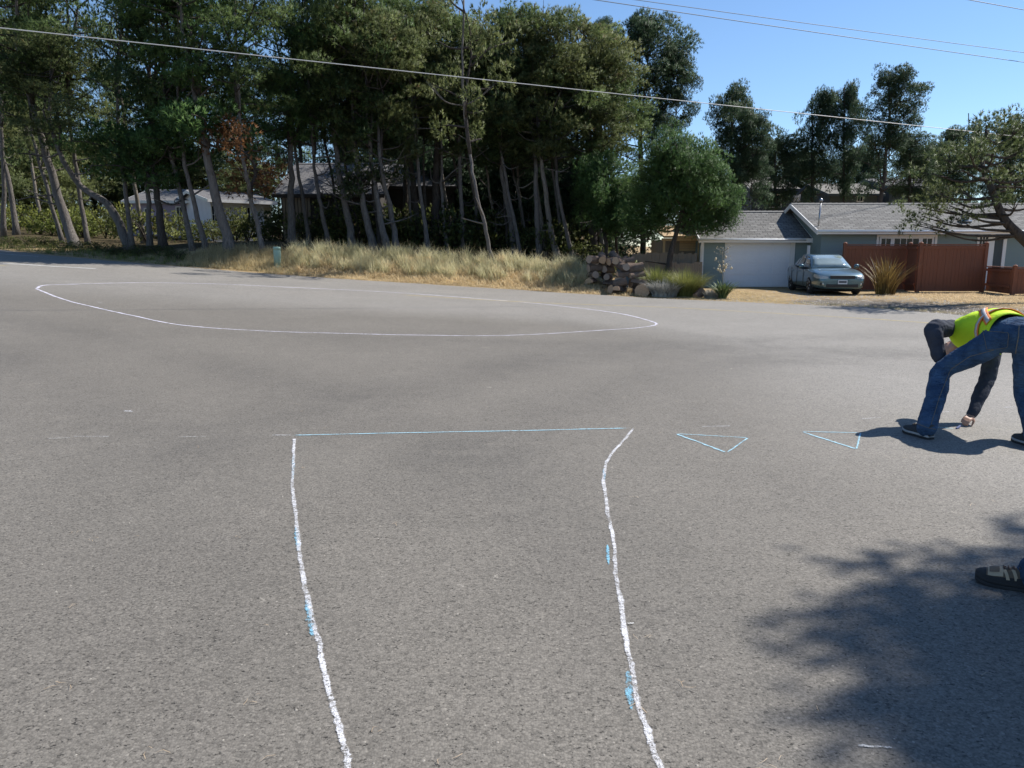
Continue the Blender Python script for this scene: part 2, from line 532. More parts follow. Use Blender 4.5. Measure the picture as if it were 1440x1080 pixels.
# road sheet: one column for each x, rows from behind the camera up to the road's far edge
rx = np.concatenate([[-300, -200, -140, -100, -80, -60, -50, -42, -36, -31, -28], np.arange(-26, 14.55, .22), [14.6]])
ye = np.interp(rx, EDGE[:, 0], EDGE[:, 1])
rs = np.random.RandomState(3)
ye = ye + np.convolve(rs.normal(0, .12, len(rx) + 4), np.ones(5) / 5, 'same')[2:-2]
ye = ye + .05 * np.sin(rx * 5.1)
s1 = np.concatenate([np.linspace(0, .30, 12)[:-1], np.linspace(.30, 1, 150)])
y0 = np.full_like(rx, -40.0)
RX = np.repeat(rx[None, :], len(s1), 0)
RY = y0[None, :] + (ye - y0)[None, :] * s1[:, None]
RZ = base_z(RX, RY) + 0.004
RV = edge_v(RX, RY)
# last 0.15 m of tarmac thins out into the verge
RZ = RZ - .015 * sstep(RV, -.25, 0)
def wob(x, y, k=1.0):
    return np.sin(x * .9 * k + 1.3) * .5 + np.sin(y * 1.1 * k + x * .35) * .5
mainroad = sstep(-RV + .9 * wob(RX, RY, .5), 11.8, 8.2) * .92
def arc(cx, cy, r, w, a0, a1):
    d = np.hypot(RX - cx, RY - cy); an = np.degrees(np.arctan2(RY - cy, RX - cx)) % 360
    return np.exp(-((d - r) / w) ** 2) * sstep(an, a0, a0 + 15) * (1 - sstep(an, a1 - 15, a1))
dark = .75 * arc(-14.5, -2.5, 16.3, .55, 5, 100) + .6 * arc(-14.5, -2.5, 14.3, .5, 5, 90)
dark += .85 * arc(8.5, 3.0, 11.3, .7, 80, 175) + .65 * arc(8.5, 3.0, 9.2, .55, 85, 175)
dark += .5 * np.exp(-((RY - 12.6 + .06 * RX) / .8) ** 2) * sstep(RX, -9, -4) * (1 - sstep(RX, 6, 9))
dark += .45 * np.exp(-((RY - 10.9 - .03 * RX) / .45) ** 2) * sstep(RX, -1, 2)
dark += .35 * np.exp(-((RX + 5.6 + .25 * (RY - 6)) / .35) ** 2) * (1 - sstep(RY, 10, 14))
dark += .55 * arc(-2.0, -14, 27.2, .35, 60, 100) + .5 * arc(-2.0, -14, 25.6, .3, 55, 95) + .45 * arc(14, 20, 13.2, .35, 180, 235) + .4 * arc(14, 20, 11.8, .3, 185, 240)
dark += .35 * np.exp(-((RX - 2.3 + .05 * RY) / .3) ** 2) * (1 - sstep(RY, 12, 15))
dark = np.clip(dark * (.75 + .25 * wob(RX * 2, RY * 2.3)), 0, 1)
me = np_mesh('road', np.stack([RX.ravel(), RY.ravel(), RZ.ravel()], 1), grid_faces(len(rx), len(s1)),
             {'mainroad': mainroad.ravel(), 'dark': dark.ravel()}, True)
tag(link_mesh('road', me, M['asphalt']), 'worn grey asphalt road junction', None, None, 'structure')

# ------------------------------------------------------------------ chalk and paint
def strip(name, px, width, mat, label, cat='chalk line', group=None, closed=False, lift=.008, sub=10, seed=0, wob_=.2, world_pts=None):
    rnd = random.Random(seed)
    pts = [Gnd(*q) for q in px] if world_pts is None else [Vector(q) for q in world_pts]
    if closed: pts = pts + [pts[0]]
    c = catmull(pts, sub) if len(pts) > 2 else catmull(pts, 24)
    V = []; E = []; Fc = []; drift = 0.0
    n = len(c)
    for i, q in enumerate(c):
        t = (c[min(i + 1, n - 1)] - c[max(i - 1, 0)]); t.z = 0; t.normalize()
        s = Vector((-t.y, t.x, 0))
        w = (width if not hasattr(width, '__len__') else float(np.interp(i / (n - 1), np.linspace(0, 1, len(width)), width))) * (1 + rnd.uniform(-wob_, wob_))
        end = 0.0 if (i in (0, n - 1) and not closed) else 1.0
        drift = .6 * drift + rnd.uniform(-.13, .13)
        q = q + s * drift * w
        for k, e in ((-.75, 0), (-.3, 1), (.3, 1), (.75, 0)):
            r_ = q + s * (w * k)
            V.append((r_.x, r_.y, float(base_z(r_.x, r_.y)) + lift)); E.append(e * end)
    for i in range(n - 1):
        for k in range(3):
            a = i * 4 + k
            Fc.append((a, a + 1, a + 5, a + 4))
    me = np_mesh(name, np.array(V), np.array(Fc), {'edge': np.array(E)})
    o = link_mesh(name, me, M[mat])
    return tag(o, label, cat, group)

strip('chalk_line', [(414, 616), (413, 650), (412, 690), (418, 745), (424, 800), (436, 860), (449, 910), (462, 970), (477, 1030), (491, 1085), (505, 1150)], .027, 'chalk_white',
      'thick white chalk line running down from the left end of the blue bar', seed=1)
strip('chalk_line', [(892, 602), (876, 622), (856, 645), (849, 668), (853, 710), (862, 760), (868, 820), (878, 880), (888, 945), (903, 1010), (929, 1085), (950, 1150)], .027, 'chalk_white',
      'thick white chalk line running down from the right end of the blue bar', seed=2)
strip('chalk_bar', [(405, 613.5), (560, 610), (720, 607), (893, 603)], .022, 'chalk_blue', 'long pale blue chalk bar joining the tops of two white lines', seed=3)
for i, (pp, w, lab) in enumerate([
        ([(413, 640), (412, 678)], .024, 'blue chalk dash near the top of the left white line'),
        ([(416, 742), (420, 778)], .03, 'blue chalk dash halfway down the left white line'),
        ([(431, 843), (435, 870), (441, 900)], .034, 'long blue chalk dash beside the lower left white line'),
        ([(849, 660), (850, 678)], .02, 'short blue chalk dash at the bend of the right white line'),
        ([(854, 768), (856, 797)], .022, 'blue chalk dash left of the right white line'),
        ([(884, 945), (885, 975), (888, 1003)], .032, 'long blue chalk dash beside the lower right white line')]):
    strip('chalk_dash', pp, [w * .25, w * .9, w, w * .8, w * .3], 'chalk_bright_blue', lab, 'chalk dash', 'blue chalk dashes along the white lines', seed=10 + i)
def tri(name, q, label, seed):
    root = tag(empty(name, Gnd(*q[0])), label, 'chalk triangle', 'blue chalk triangles in a row')
    for k in range(3):
        o = strip('side_stroke', [q[k], q[(k + 1) % 3]], .016 if k != 2 else .026, 'chalk_blue', None, None, seed=seed + k)
        o.parent = root; o.location = -Vector(root.location)
tri('chalk_triangle', [(950, 611), (1052, 617), (1022, 638)], 'blue chalk triangle nearest the long blue bar', 30)
tri('chalk_triangle', [(1126, 608), (1210, 610), (1204, 633)], 'blue chalk triangle beside the bending worker', 40)
strip('chalk_outline', [(52, 407), (60, 402), (100, 400), (200, 398), (300, 399.5), (400, 404), (560, 412), (720, 424), (800, 432), (870, 441), (915, 452), (922, 457), (900, 461), (860, 464), (720, 472), (600, 472), (500, 470), (350, 465), (250, 457), (190, 445), (130, 432), (85, 420)],
      [.075, .085, .085, .08, .06, .055, .05, .055, .06], 'chalk_lilac', 'large pale teardrop outline chalked across the main road', 'chalk outline', closed=True, seed=5, sub=14)
dashes = [((100, 615), (155, 615), 'white', 'white chalk dash at the far left, level with the blue bar'),
          ((68, 618), (100, 617), 'faint', 'faint chalk dash at the left edge of the asphalt'),
          ((250, 616), (292, 615), 'faint', 'faint chalk dash between the left dash and blue bar'),
          ((382, 613), (410, 613), 'white', 'short white chalk tick touching the left end of the bar'),
          ((986, 601), (1028, 600), 'white', 'white chalk dash above the triangle nearest the bar'),
          ((1212, 590), (1240, 588), 'white', 'white chalk dash left of the worker'),
          ((1320, 581), (1336, 580), 'white', 'small white chalk dash behind the worker by his shin'),
          ((1314, 602), (1341, 604), 'blue', 'short blue chalk stroke under the worker hand'),
          ((1412, 574), (1428, 573), 'white', 'small white chalk dash between the worker legs'),
          ((136, 425), (146, 427), 'white', 'tiny white tick inside the teardrop outline'),
          ((870, 467), (905, 465), 'faint', 'faint chalk stroke under the tip of the teardrop'),
          ((925, 455), (960, 452), 'faint', 'faint chalk stroke beyond the tip of the teardrop'),
          ((1205, 1052), (1255, 1054), 'faint', 'rough white chalk smear at the bottom right'),
          ((882, 880), (892, 879), 'faint', 'short white spur on the right white line'),
          ((175, 579), (187, 580), 'white', 'small cream paint spot on the left asphalt')]
for i, (a, b, m, lab) in enumerate(dashes):
    w = {'white': .014, 'faint': .016, 'blue': .016}[m]
    if a[1] > 860: w = .012
    if a[0] == 175: w = .045
    strip('chalk_dash', [a, b], w, 'chalk_' + m, lab, 'chalk dash', seed=60 + i)
strip('lane_line', [(560, 414.5), (720, 424), (900, 431), (1020, 437), (1160, 445), (1312, 455), (1440, 468)], .11, 'paint_yellow', 'faded yellow centre line of the main road', 'road line', seed=90)
strip('lane_line', [(-60, 368.5), (10, 374.5)], .12, 'paint_yellow', 'yellow centre line end at the left edge', 'road line', seed=91)
strip('lane_line', [(-60, 367), (20, 371.5), (80, 375), (140, 378.5)], .12, 'paint_white', 'white painted lane line on the far left of the road', 'road line', seed=92)
strip('lane_line', [(-80, 350.5), (0, 357), (60, 361)], .10, 'paint_white', 'white edge line in the tree shade at far left', 'road line', seed=93)

# litter on the asphalt: needles and grit nobody could count
rs = np.random.RandomState(11)
Vv = []; Ff = []; Tt = []
def flat_blade(x, y, l, w, a, zf=base_z, lift=.010, tint=.5):
    z = float(zf(x, y)) + lift
    dx, dy = math.cos(a) * l / 2, math.sin(a) * l / 2; sx, sy = -math.sin(a) * w / 2, math.cos(a) * w / 2
    n = len(Vv)
    bx, by = rs.uniform(-.25, .25) * l * -math.sin(a), rs.uniform(-.25, .25) * l * math.cos(a)
    Vv.extend([(x - dx - sx, y - dy - sy, z), (x - dx + sx, y - dy + sy, z), (x + bx + sx, y + by + sy, z + .004), (x + bx - sx, y + by - sy, z + .004), (x + dx, y + dy, z)])
    Ff.extend([(n, n + 3, n + 2), (n, n + 2, n + 1), (n + 3, n + 4, n + 2)]); Tt.extend([tint] * 5)
for i in range(46):
    Y = 2.1 + 6.5 * rs.rand() ** 1.6; X = rs.uniform(-.7, .72) * Y
    for k in range(rs.randint(1, 4)):
        flat_blade(X + rs.normal(0, .02), Y + rs.normal(0, .02), rs.uniform(.02, .06), rs.uniform(.0014, .0024), rs.uniform(0, 6.3), tint=rs.rand())
for i in range(1500):
    X = rs.uniform(-20, 13); v = -abs(rs.normal(0, .35)) + .1
    Y = float(np.interp(X, EDGE[:, 0], EDGE[:, 1])) + v * 1.1
    flat_blade(X, Y, rs.uniform(.05, .16), rs.uniform(.006, .014), rs.uniform(0, 6.3), tint=rs.rand())
tag(link_mesh('pine_litter', np_mesh('pine_litter', np.array(Vv), np.array(Ff), {'tint': np.array(Tt)}), simple('tan_litter', (.40, .27, .15), (.50, .40, .28), 3)),
    'scattered tan pine needles on the asphalt', 'litter', None, 'stuff')
Vv = []; Ff = []
def pebble(x, y, z, r):
    n = len(Vv)
    a0 = rs.uniform(0, 6.3)
    for k in range(4):
        a = a0 + k * math.pi / 2 + rs.uniform(-.3, .3)
        Vv.append((x + math.cos(a) * r * rs.uniform(.7, 1.2), y + math.sin(a) * r * rs.uniform(.7, 1.2), z))
    Vv.append((x + rs.uniform(-.3, .3) * r, y, z + r * rs.uniform(.5, .9)))
    for k in range(4): Ff.append((n + k, n + (k + 1) % 4, n + 4))
for i in range(420):
    if i > 300:
        X = rs.uniform(-15, 12.5); Y = float(np.interp(X, EDGE[:, 0], EDGE[:, 1])) - abs(rs.normal(0, .5)); pebble(X, Y, float(base_z(X, Y)) + .004, rs.uniform(.008, .022)); continue
    Y = 2.1 + 14 * rs.rand() ** 1.5; X = rs.uniform(-.7, .72) * Y
    pebble(X, Y, float(base_z(X, Y)) + .004, rs.uniform(.003, .007))
tag(link_mesh('road_grit', np_mesh('road_grit', np.array(Vv), np.array(Ff)), simple('pale_grit', (.36, .33, .28), (.24, .22, .19), 30)),
    'loose pale grit on the asphalt', 'grit', None, 'stuff')
Vv = []; Ff = []
Xs = rs.uniform(6.5, 20, 6500); Ys = rs.uniform(17, 31, 6500); vs_ = edge_v(Xs, Ys); zs = ter(Xs, Ys, vs_)
for x, y, v, z in zip(Xs, Ys, vs_, zs):
    if -.3 < v < 2.6 + rs.normal(0, .6) or (v > 0 and 10 < x < 14 and v < 6):
        if y > 28.5 and x > 15: continue
        pebble(x, y, max(z, float(base_z(x, y)) + .004), rs.uniform(.012, .032))
tag(link_mesh('gravel', np_mesh('gravel', np.array(Vv), np.array(Ff)), simple('grey_gravel', (.34, .31, .275), (.19, .17, .145), 11)),
    'grey gravel along the driveway mouth', 'gravel', None, 'stuff')

# ------------------------------------------------------------------ overhead cables
def cable(a, b, sag, r, mat, label, group=None):
    a, b = Vector(a), Vector(b)
    pts = [a.lerp(b, i / 40) - Vector((0, 0, sag * 4 * (i / 40) * (1 - i / 40))) for i in range(41)]
    o = MB().tube(pts, r, 6).build('overhead_cable', M[mat], None, True)
    return tag(o, label, 'cable', group)
def ext(a, b, ta, tb):
    return a + (b - a) * ta, a + (b - a) * tb
a, b = ext(P(0, 36, 20), P(1395, 186, 33), -1.2, 2.4)
cable(a, b, .06, .0125, 'cable', 'thick pale utility cable slanting across the whole picture in front of the pines')
a, b = ext(P(965, -1, 30), P(1440, 69, 38), -2, 5)
cable(a, b, .6, .014, 'cable_dark', 'lower of two thin dark cables crossing the blue sky')
a, b = ext(P(985, -2, 31), P(1440, 60, 38), -2, 5)
cable(a, b, .45, .012, 'cable_dark', 'upper of two thin dark cables crossing the blue sky')
a, b = ext(P(1374, 0, 31), P(1440, 12, 33), -14, 22)
cable(a, b, .05, .014, 'cable_dark', 'short length of dark cable in the top right corner of the sky')
# ================================================================== vegetation
def unit(a):
    return a / np.maximum(np.linalg.norm(a, axis=1, keepdims=True), 1e-6)

def needle_tufts(rs, pos, nrm, blades, length, width, spread=.9, up=.25, tint=None):
    """star-shaped tufts of needle blades at pos pointing along nrm"""
    n = len(pos)
    pos = np.repeat(pos, blades, 0); nrm = np.repeat(nrm, blades, 0)
    d = unit(nrm * .75 + rs.normal(0, spread * .55, (n * blades, 3)) + np.array([0, 0, up]))
    L = length * rs.uniform(.65, 1.25, (n * blades, 1))
    s = unit(np.cross(nrm + rs.normal(0, .45, (n * blades, 3)), d)) * width * .5
    V = np.stack([pos - s, pos + s, pos + d * L], 1).reshape(-1, 3)
    F = np.arange(n * blades * 3).reshape(-1, 3)
    sn = unit(nrm + rs.normal(0, .28, (n * blades, 3)) + np.array([0, 0, .15]))
    gn = np.cross(2 * s, d)
    flip = (gn * sn).sum(1) < 0
    F[flip] = F[flip][:, [0, 2, 1]]
    needle_tufts.normals = np.repeat(sn, 3, 0)
    t = rs.uniform(0, 1, n) if tint is None else tint
    t = np.clip(np.repeat(t, blades) + rs.normal(0, .12, n * blades), 0, 1)
    return V, F, np.repeat(t, 3)

def clumps_mesh(name, rs, C, r, flat=.55, per=48, blades=9, length=.15, width=.034, up=.25, shell=.7):
    C = np.asarray(C, float); r = np.asarray(r, float)
    cnt = np.maximum((per * (r / .6) ** 2).astype(int), 10)
    idx = np.repeat(np.arange(len(C)), cnt)
    d = unit(rs.normal(0, 1, (len(idx), 3)) + np.array([0, 0, .35]))
    rad = r[idx][:, None] * rs.uniform(shell, 1.05, (len(idx), 1))
    pos = C[idx] + d * rad * np.array([1, 1, flat])
    pos += rs.normal(0, .05, pos.shape)
    ctint = rs.uniform(.2, .8, len(C))
    tint = np.clip(ctint[idx] * .6 + rs.uniform(0, .45, len(idx)), 0, 1)
    V, F, t = needle_tufts(rs, pos, unit(d * np.array([1, 1, 1 / max(flat, .3)])), blades, length, width, .9, up, tint)
    return np_mesh(name, V, F, {'tint': t}, False, needle_tufts.normals)

def crown_proto(seed, H, Rr, nl, prof, cr=(.45, .8), flat=.55, rise=.35, per=46, blades=9, length=.15, width=.036, sub=3, inner=.35):
    """limbs leaving a central leader, foliage clumps on their outer part"""
    rs = np.random.RandomState(seed); rnd = random.Random(seed)
    C = []; Rd = []; mb = MB()
    lead = [Vector((math.sin(i * 1.1 + seed) * .10 * i, math.cos(i * .9 + seed) * .10 * i, H * .93 * i / 6)) for i in range(7)]
    lead[0].x = lead[0].y = 0
    mb.tube(lead, [.085 * (1 - i / 7.5) for i in range(7)], 6)
    for i in range(nl):
        h = ((i + .5) / nl) ** .85 + rnd.uniform(-.04, .04); h = min(max(h, .02), .98)
        az = i * 2.4 + rnd.uniform(-.7, .7)
        L = Rr * prof(h) * rnd.uniform(.55, 1.15)
        k = h * 6 * .93; j = min(int(k), 5)
        a = lead[j].lerp(lead[j + 1], k - j)
        end = a + Vector((math.cos(az) * L, math.sin(az) * L, L * rnd.uniform(rise - .25, rise + .3)))
        mid = a.lerp(end, .5) + Vector((rnd.uniform(-.15, .15), rnd.uniform(-.15, .15), rnd.uniform(-.22, .08) * L))
        path = catmull([a, mid, end], 3)
        mb.tube(path, lerp_list([.045, .03, .012], len(path)), 5)
        for q in range(sub):
            t = rnd.uniform(inner, 1.0) if q else 1.0
            c = a.lerp(mid, t * 2) if t < .5 else mid.lerp(end, t * 2 - 1)
            c = c + Vector((rnd.gauss(0, .28), rnd.gauss(0, .28), rnd.gauss(.08, .16))) * min(L, 2.0) * .6
            C.append(tuple(c)); Rd.append(rnd.uniform(*cr))
    C.append(tuple(lead[-1] + Vector((0, 0, .15)))); Rd.append(cr[0])
    return {'H': H, 'R': Rr, 'leaf': clumps_mesh('crown', rs, C, Rd, flat, per, blades, length, width), 'limb': mb.mesh('limbs', True)}

def dome(h): return (max(0.0, 1 - (abs(h - .42) / .62) ** 2.2)) ** .6
def lofty(h): return .55 + .5 * math.sin(h * 2.7 + .3) if h < .9 else .4
def rounded(h): return math.sqrt(max(.05, 1 - (h * 1.5 - .6) ** 2)) if h < 1 else .3
def cone(h): return max(.06, 1 - h)

PROTO = {}
for k in range(5):
    PROTO['wood%d' % k] = crown_proto(100 + k, 7.0, 2.05, 29, lofty, (.38, .72), .44, .22, 60, 14, .16, .022)
for k in range(3):
    PROTO['far%d' % k] = crown_proto(200 + k, 8.0, 2.7, 44, dome, (.50, .95), .55, .38, 60, 13, .17, .026, 3)
PROTO['bush0'] = crown_proto(300, 4.4, 2.3, 84, rounded, (.36, .64), .75, .25, 66, 13, .14, .022, 3, .55)
PROTO['bush1'] = crown_proto(301, 3.6, 1.6, 50, rounded, (.34, .58), .75, .25, 62, 13, .14, .022, 3, .55)
PROTO['spruce'] = crown_proto(400, 8.0, 1.9, 60, cone, (.26, .5), .45, -.12, 50, 8, .11, .03, 4, .25)
PROTO['sparse'] = crown_proto(500, 5.0, 1.9, 13, lofty, (.32, .6), .5, .25)
PROTO['pad'] = crown_proto(501, 1.5, 2.0, 9, lofty, (.45, .8), .42, .1)
PROTO['dead'] = crown_proto(502, 2.4, 1.1, 13, dome, (.28, .45), .8, -.1, 48, 8, .13, .03)
CROWN_MESH = {}
def crown_part(parent, key, mat, loc, sxy, sz, rz, tilt=None, name='crown', sy=1.0):
    pr = PROTO[key]
    ck = (key, mat)
    if ck not in CROWN_MESH:
        me = pr['leaf'] if not pr['leaf'].materials else pr['leaf'].copy()
        me.materials.clear(); me.materials.append(M[mat])
        if not pr['limb'].materials: pr['limb'].materials.append(M['bark_dark'])
        CROWN_MESH[ck] = me
    rot = Matrix.Rotation(rz, 4, 'Z')
    if tilt is not None:
        rot = tilt.to_matrix().to_4x4() @ rot
    mw = Matrix.Translation(loc) @ Matrix.Diagonal((1, sy, 1, 1)) @ rot @ Matrix.Diagonal((sxy, sxy, sz, 1))
    o = link_mesh(name, CROWN_MESH[ck], None, parent); o.matrix_local = mw
    l = link_mesh('limbs', pr['limb'], None, o)
    return o

def trunk_part(parent, pts, r0, r1, mat, seed, stubs=5, off=None):
    rnd = random.Random(seed)
    c = catmull(pts, 5); n = len(c)
    c = [q + Vector((rnd.gauss(0, .02), rnd.gauss(0, .02), 0)) * (0 if i in (0, n - 1) else 1) for i, q in enumerate(c)]
    rad = [r0 + (r1 - r0) * (i / (n - 1)) ** .8 for i in range(n)]
    rad[0] *= 1.45; rad[1] *= 1.12
    mb = MB(); mb.tube(c, rad, 10, True, None, 1, .07, rnd)
    o = mb.build('trunk', M[mat], parent, True)
    for k in range(stubs):
        lb = MB()
        i = rnd.randint(int(n * .22), n - 3); q = c[i]
        az = rnd.uniform(0, 6.28); L = rnd.uniform(.5, 1.9)
        e = q + Vector((math.cos(az) * L, math.sin(az) * L, rnd.uniform(-.25, .75) * L))
        m = q.lerp(e, .5) + Vector((rnd.uniform(-.15, .15), rnd.uniform(-.15, .15), rnd.uniform(-.3, .1)))
        pa = catmull([q, m, e], 4)
        lb.tube(pa, lerp_list([min(.045, rad[i] * .5), .028, .008], len(pa)), 5)
        if rnd.random() < .6:
            e2 = m + (e - q) * .35 + Vector((rnd.uniform(-.4, .4), rnd.uniform(-.4, .4), rnd.uniform(-.1, .5)))
            lb.tube([m, e2], [.018, .005], 4)
        lb.build('dead_branch', M[mat], parent, True)
    return o, c

# front trees: label, trunk in picture points (base first), metres beyond the road edge, trunk width, bark,
# crowns (kind, needles, start fraction up the trunk, width factor)
FT = [
 ('slim upright pine at the far left edge of the wood', [(8, 337), (4, 225), (0, 100), (-8, -70)], 3.2, .24, 'bark', [('sparse', 'needle', .50, 1.0)]),
 ('pine bending out of the picture at the left edge', [(26, 330), (10, 245), (-14, 160), (-30, 0)], 4.0, .30, 'bark', [('wood1', 'needle_olive', .55, 1.0)]),
 ('pale thin pine behind the left edge trees', [(64, 315), (45, 235), (30, 140), (22, -40)], 8.5, .22, 'bark_pale', [('wood2', 'needle_olive', .45, .9)]),
 ('slender pine leaning left beside the thick leaning pine', [(90, 333), (66, 265), (46, 190), (38, 90), (44, -60)], 3.0, .20, 'bark', [('sparse', 'needle', .55, .9)]),
 ('thick dark pine leaning left with a sweeping curved trunk', [(108, 338), (86, 290), (62, 205), (36, 115), (22, 45), (30, -80)], 2.6, .50, 'bark', [('wood4', 'needle', .52, 1.15), ('sparse', 'needle', .30, .9)]),
 ('slim pine just right of the thick leaning pine', [(125, 333), (108, 245), (97, 150), (95, 30), (92, -60)], 3.4, .22, 'bark', [('sparse', 'needle', .55, 1.0)]),
 ('heavily tilted pine trunk propped low like a ramp', [(184, 334), (155, 292), (114, 262), (84, 215), (70, 150), (76, 40)], 3.2, .42, 'bark', [('wood2', 'needle_olive', .62, .9)]),
 ('slim pine rising from the foot of the tilted trunk', [(187, 331), (174, 250), (166, 160), (170, 40), (172, -60)], 3.0, .22, 'bark', [('sparse', 'needle', .55, 1.0), ('pad', 'needle_green', .30, .9)]),
 ('pale pine standing back before the white house', [(204, 322), (185, 235), (172, 150), (160, -40)], 6.5, .24, 'bark_pale', [('sparse', 'needle_olive', .5, .9)]),
 ('straight grey pine before the white house gable', [(211, 333), (208, 240), (211, 130), (206, -60)], 3.2, .24, 'bark', [('sparse', 'needle', .55, .95), ('pad', 'needle_green', .36, 1.0)]),
 ('stout pine with a lit edge before the white house', [(231, 334), (222, 280), (216, 215), (217, 140), (222, -40)], 3.0, .36, 'bark_dark', [('wood0', 'needle', .58, 1.0), ('pad', 'needle_green', .32, 1.1)]),
 ('left of two slim parallel pines leaning left', [(272, 338), (252, 265), (238, 205), (232, 120), (230, -50)], 2.9, .24, 'bark', [('sparse', 'needle', .58, .9), ('pad', 'needle_green', .42, .9)]),
 ('right of two slim parallel pines leaning left', [(291, 342), (270, 275), (256, 205), (250, 110), (252, -50)], 2.7, .24, 'bark', [('sparse', 'needle', .58, .9)]),
 ('tall stout pine leaning left with a forked upper trunk', [(326, 348), (306, 285), (292, 225), (282, 170), (266, 95), (256, 30), (256, -90)], 2.5, .46, 'bark', [('wood3', 'needle_green', .55, 1.15), ('pad', 'needle_green', .38, 1.2)]),
 ('slim pine with a mass of dead brown needles', [(371, 344), (356, 290), (344, 235), (336, 160), (330, 30), (332, -60)], 2.8, .22, 'bark', [('wood4', 'needle', .62, .9), ('dead', 'needle_dead', .27, 1.25)]),
 ('straight grey pine behind the green utility pedestal', [(411, 347), (410, 280), (408, 200), (410, 100), (408, -60)], 2.6, .28, 'bark', [('wood0', 'needle_green', .48, 1.05)]),
 ('thin forked pine before the dark house roof', [(463, 348), (452, 290), (442, 235), (436, 150), (430, -40)], 2.9, .17, 'bark', [('sparse', 'needle_green', .58, .9)]),
 ('grey pine leaning left before the end of the dark house', [(497, 350), (488, 300), (476, 235), (466, 150), (462, 20), (465, -60)], 2.7, .28, 'bark', [('wood2', 'needle', .55, 1.0)]),
 ('leftmost of a tight knot of leaning pines', [(526, 352), (514, 300), (503, 240), (496, 150), (492, -40)], 2.5, .28, 'bark', [('wood3', 'needle', .55, .95), ('pad', 'needle_olive', .36, .8)]),
 ('middle pine of the tight knot of leaning pines', [(546, 356), (535, 305), (524, 240), (516, 150), (510, -40)], 2.4, .26, 'bark', [('sparse', 'needle', .58, .9)]),
 ('rightmost of the tight knot of leaning pines', [(559, 355), (550, 300), (536, 235), (532, 160), (530, 20)], 2.5, .23, 'bark', [('wood0', 'needle_olive', .50, .95)]),
 ('dark straight pine behind the knot of leaning pines', [(572, 348), (570, 270), (572, 180), (574, 60), (572, -20)], 5.0, .22, 'bark_dark', [('wood1', 'needle', .55, 1.0)]),
 ('dark pine leaning left beside the skylight', [(593, 352), (584, 290), (574, 200), (566, 120), (562, -20)], 3.4, .28, 'bark_dark', [('wood2', 'needle', .60, 1.0)]),
 ('very thin straight sapling pine before the dark wood', [(598, 354), (597, 270), (595, 170), (597, 60)], 3.0, .10, 'bark_dark', [('sparse', 'needle', .55, .7)]),
 ('dark stout straight pine right of the roof', [(612, 357), (613, 280), (614, 190), (616, 90), (617, 4)], 2.9, .34, 'bark_dark', [('wood3', 'needle', .50, 1.1)]),
 ('thin straight pine in the middle of the wood', [(652, 360), (649, 290), (646, 200), (645, 90), (646, 15)], 2.8, .17, 'bark', [('wood4', 'needle', .45, .95)]),
 ('grey leaning pine standing forward at the edge of the dry grass', [(693, 371), (681, 315), (667, 255), (656, 190), (650, 115), (652, 0)], 3.6, .18, 'bark', [('wood0', 'needle_olive', .48, 1.0)]),
 ('thin dead leaning pole in the dark wood', [(705, 358), (694, 300), (684, 240), (680, 180)], 5.0, .12, 'bark_pale', [('sparse', 'needle', .75, .5)]),
 ('slim pine leaning left behind the forward pine', [(726, 360), (716, 300), (706, 240), (702, 150), (704, 10)], 3.0, .22, 'bark', [('wood1', 'needle', .50, 1.05)]),
 ('thin pale pine in the dark of the wood', [(742, 358), (732, 290), (726, 220), (724, 120)], 5.5, .15, 'bark_pale', [('sparse', 'needle_olive', .55, .9)]),
 ('straight slim pine left of the woodpile', [(758, 364), (755, 290), (752, 200), (750, 100), (752, 5)], 2.6, .20, 'bark', [('wood2', 'needle', .45, 1.1)]),
 ('pale slim pine leaning left, nearest the woodpile', [(784, 367), (773, 310), (763, 240), (757, 170), (760, 40)], 2.3, .23, 'bark_pale', [('wood3', 'needle_olive', .52, 1.0)]),
 ('dark stout pine behind the woodpile', [(836, 362), (832, 290), (828, 210), (820, 110), (822, 20)], 4.0, .34, 'bark_dark', [('wood4', 'needle_olive', .50, 1.05)]),
 ('slim pine beside the stout pine behind the woodpile', [(846, 362), (842, 290), (838, 220), (845, 120), (850, 60)], 4.6, .18, 'bark', [('wood0', 'needle', .48, .95)]),
]
def plant_tree(name, label, pts, v, width, barkm, crowns, seed, group, Yback=None):
    b = at_v(pts[0][0], v) if Yback is None else Yback
    root = tag(empty(name, b - Vector((0, 0, .12))), label, 'tree', group)
    rnd = random.Random(seed)
    w = [Vector(root.location)]
    # scale the picture heights so that the drawn base meets the ground
    for (x, y) in pts[1:]:
        q = P(x, y, b.y + rnd.uniform(-.35, .35)); w.append(q)
    if w[1].z < b.z + .4: w.pop(1)
    t, c = trunk_part(root, w, width / 2, .035, barkm, seed)
    for key, mat, st, k in crowns:
        i = min(int(st * (len(c) - 1)), len(c) - 2)
        q = c[i]; top = c[-1]
        low = key in ('pad', 'dead')
        H = PROTO[key]['H']
        d = (top - q)
        sz = 1.0 * k if low else max(.75, min(1.35, (d.length + .4) / H))
        tilt = Vector((0, 0, 1)).rotation_difference(d.normalized()) if not low else None
        crown_part(root, key, mat, q - Vector(root.location), k * rnd.uniform(.92, 1.1), sz, rnd.uniform(0, 6.28), tilt)
    return root
for i, (lab, pts, v, w, bk, cr) in enumerate(FT):
    if pts[0][0] > 395 and lab[:17] != 'grey leaning pine': far_ = pts[0][0] >= 560; v += 7.0 if far_ else 4.5; w *= 1.55 if far_ else 1.4
    elif pts[0][0] > 395: cr = [('sparse', 'needle_olive', .52, .85)]
    plant_tree('pine_tree', lab, pts, v, w, bk, cr, 700 + i, 'pines along the verge')

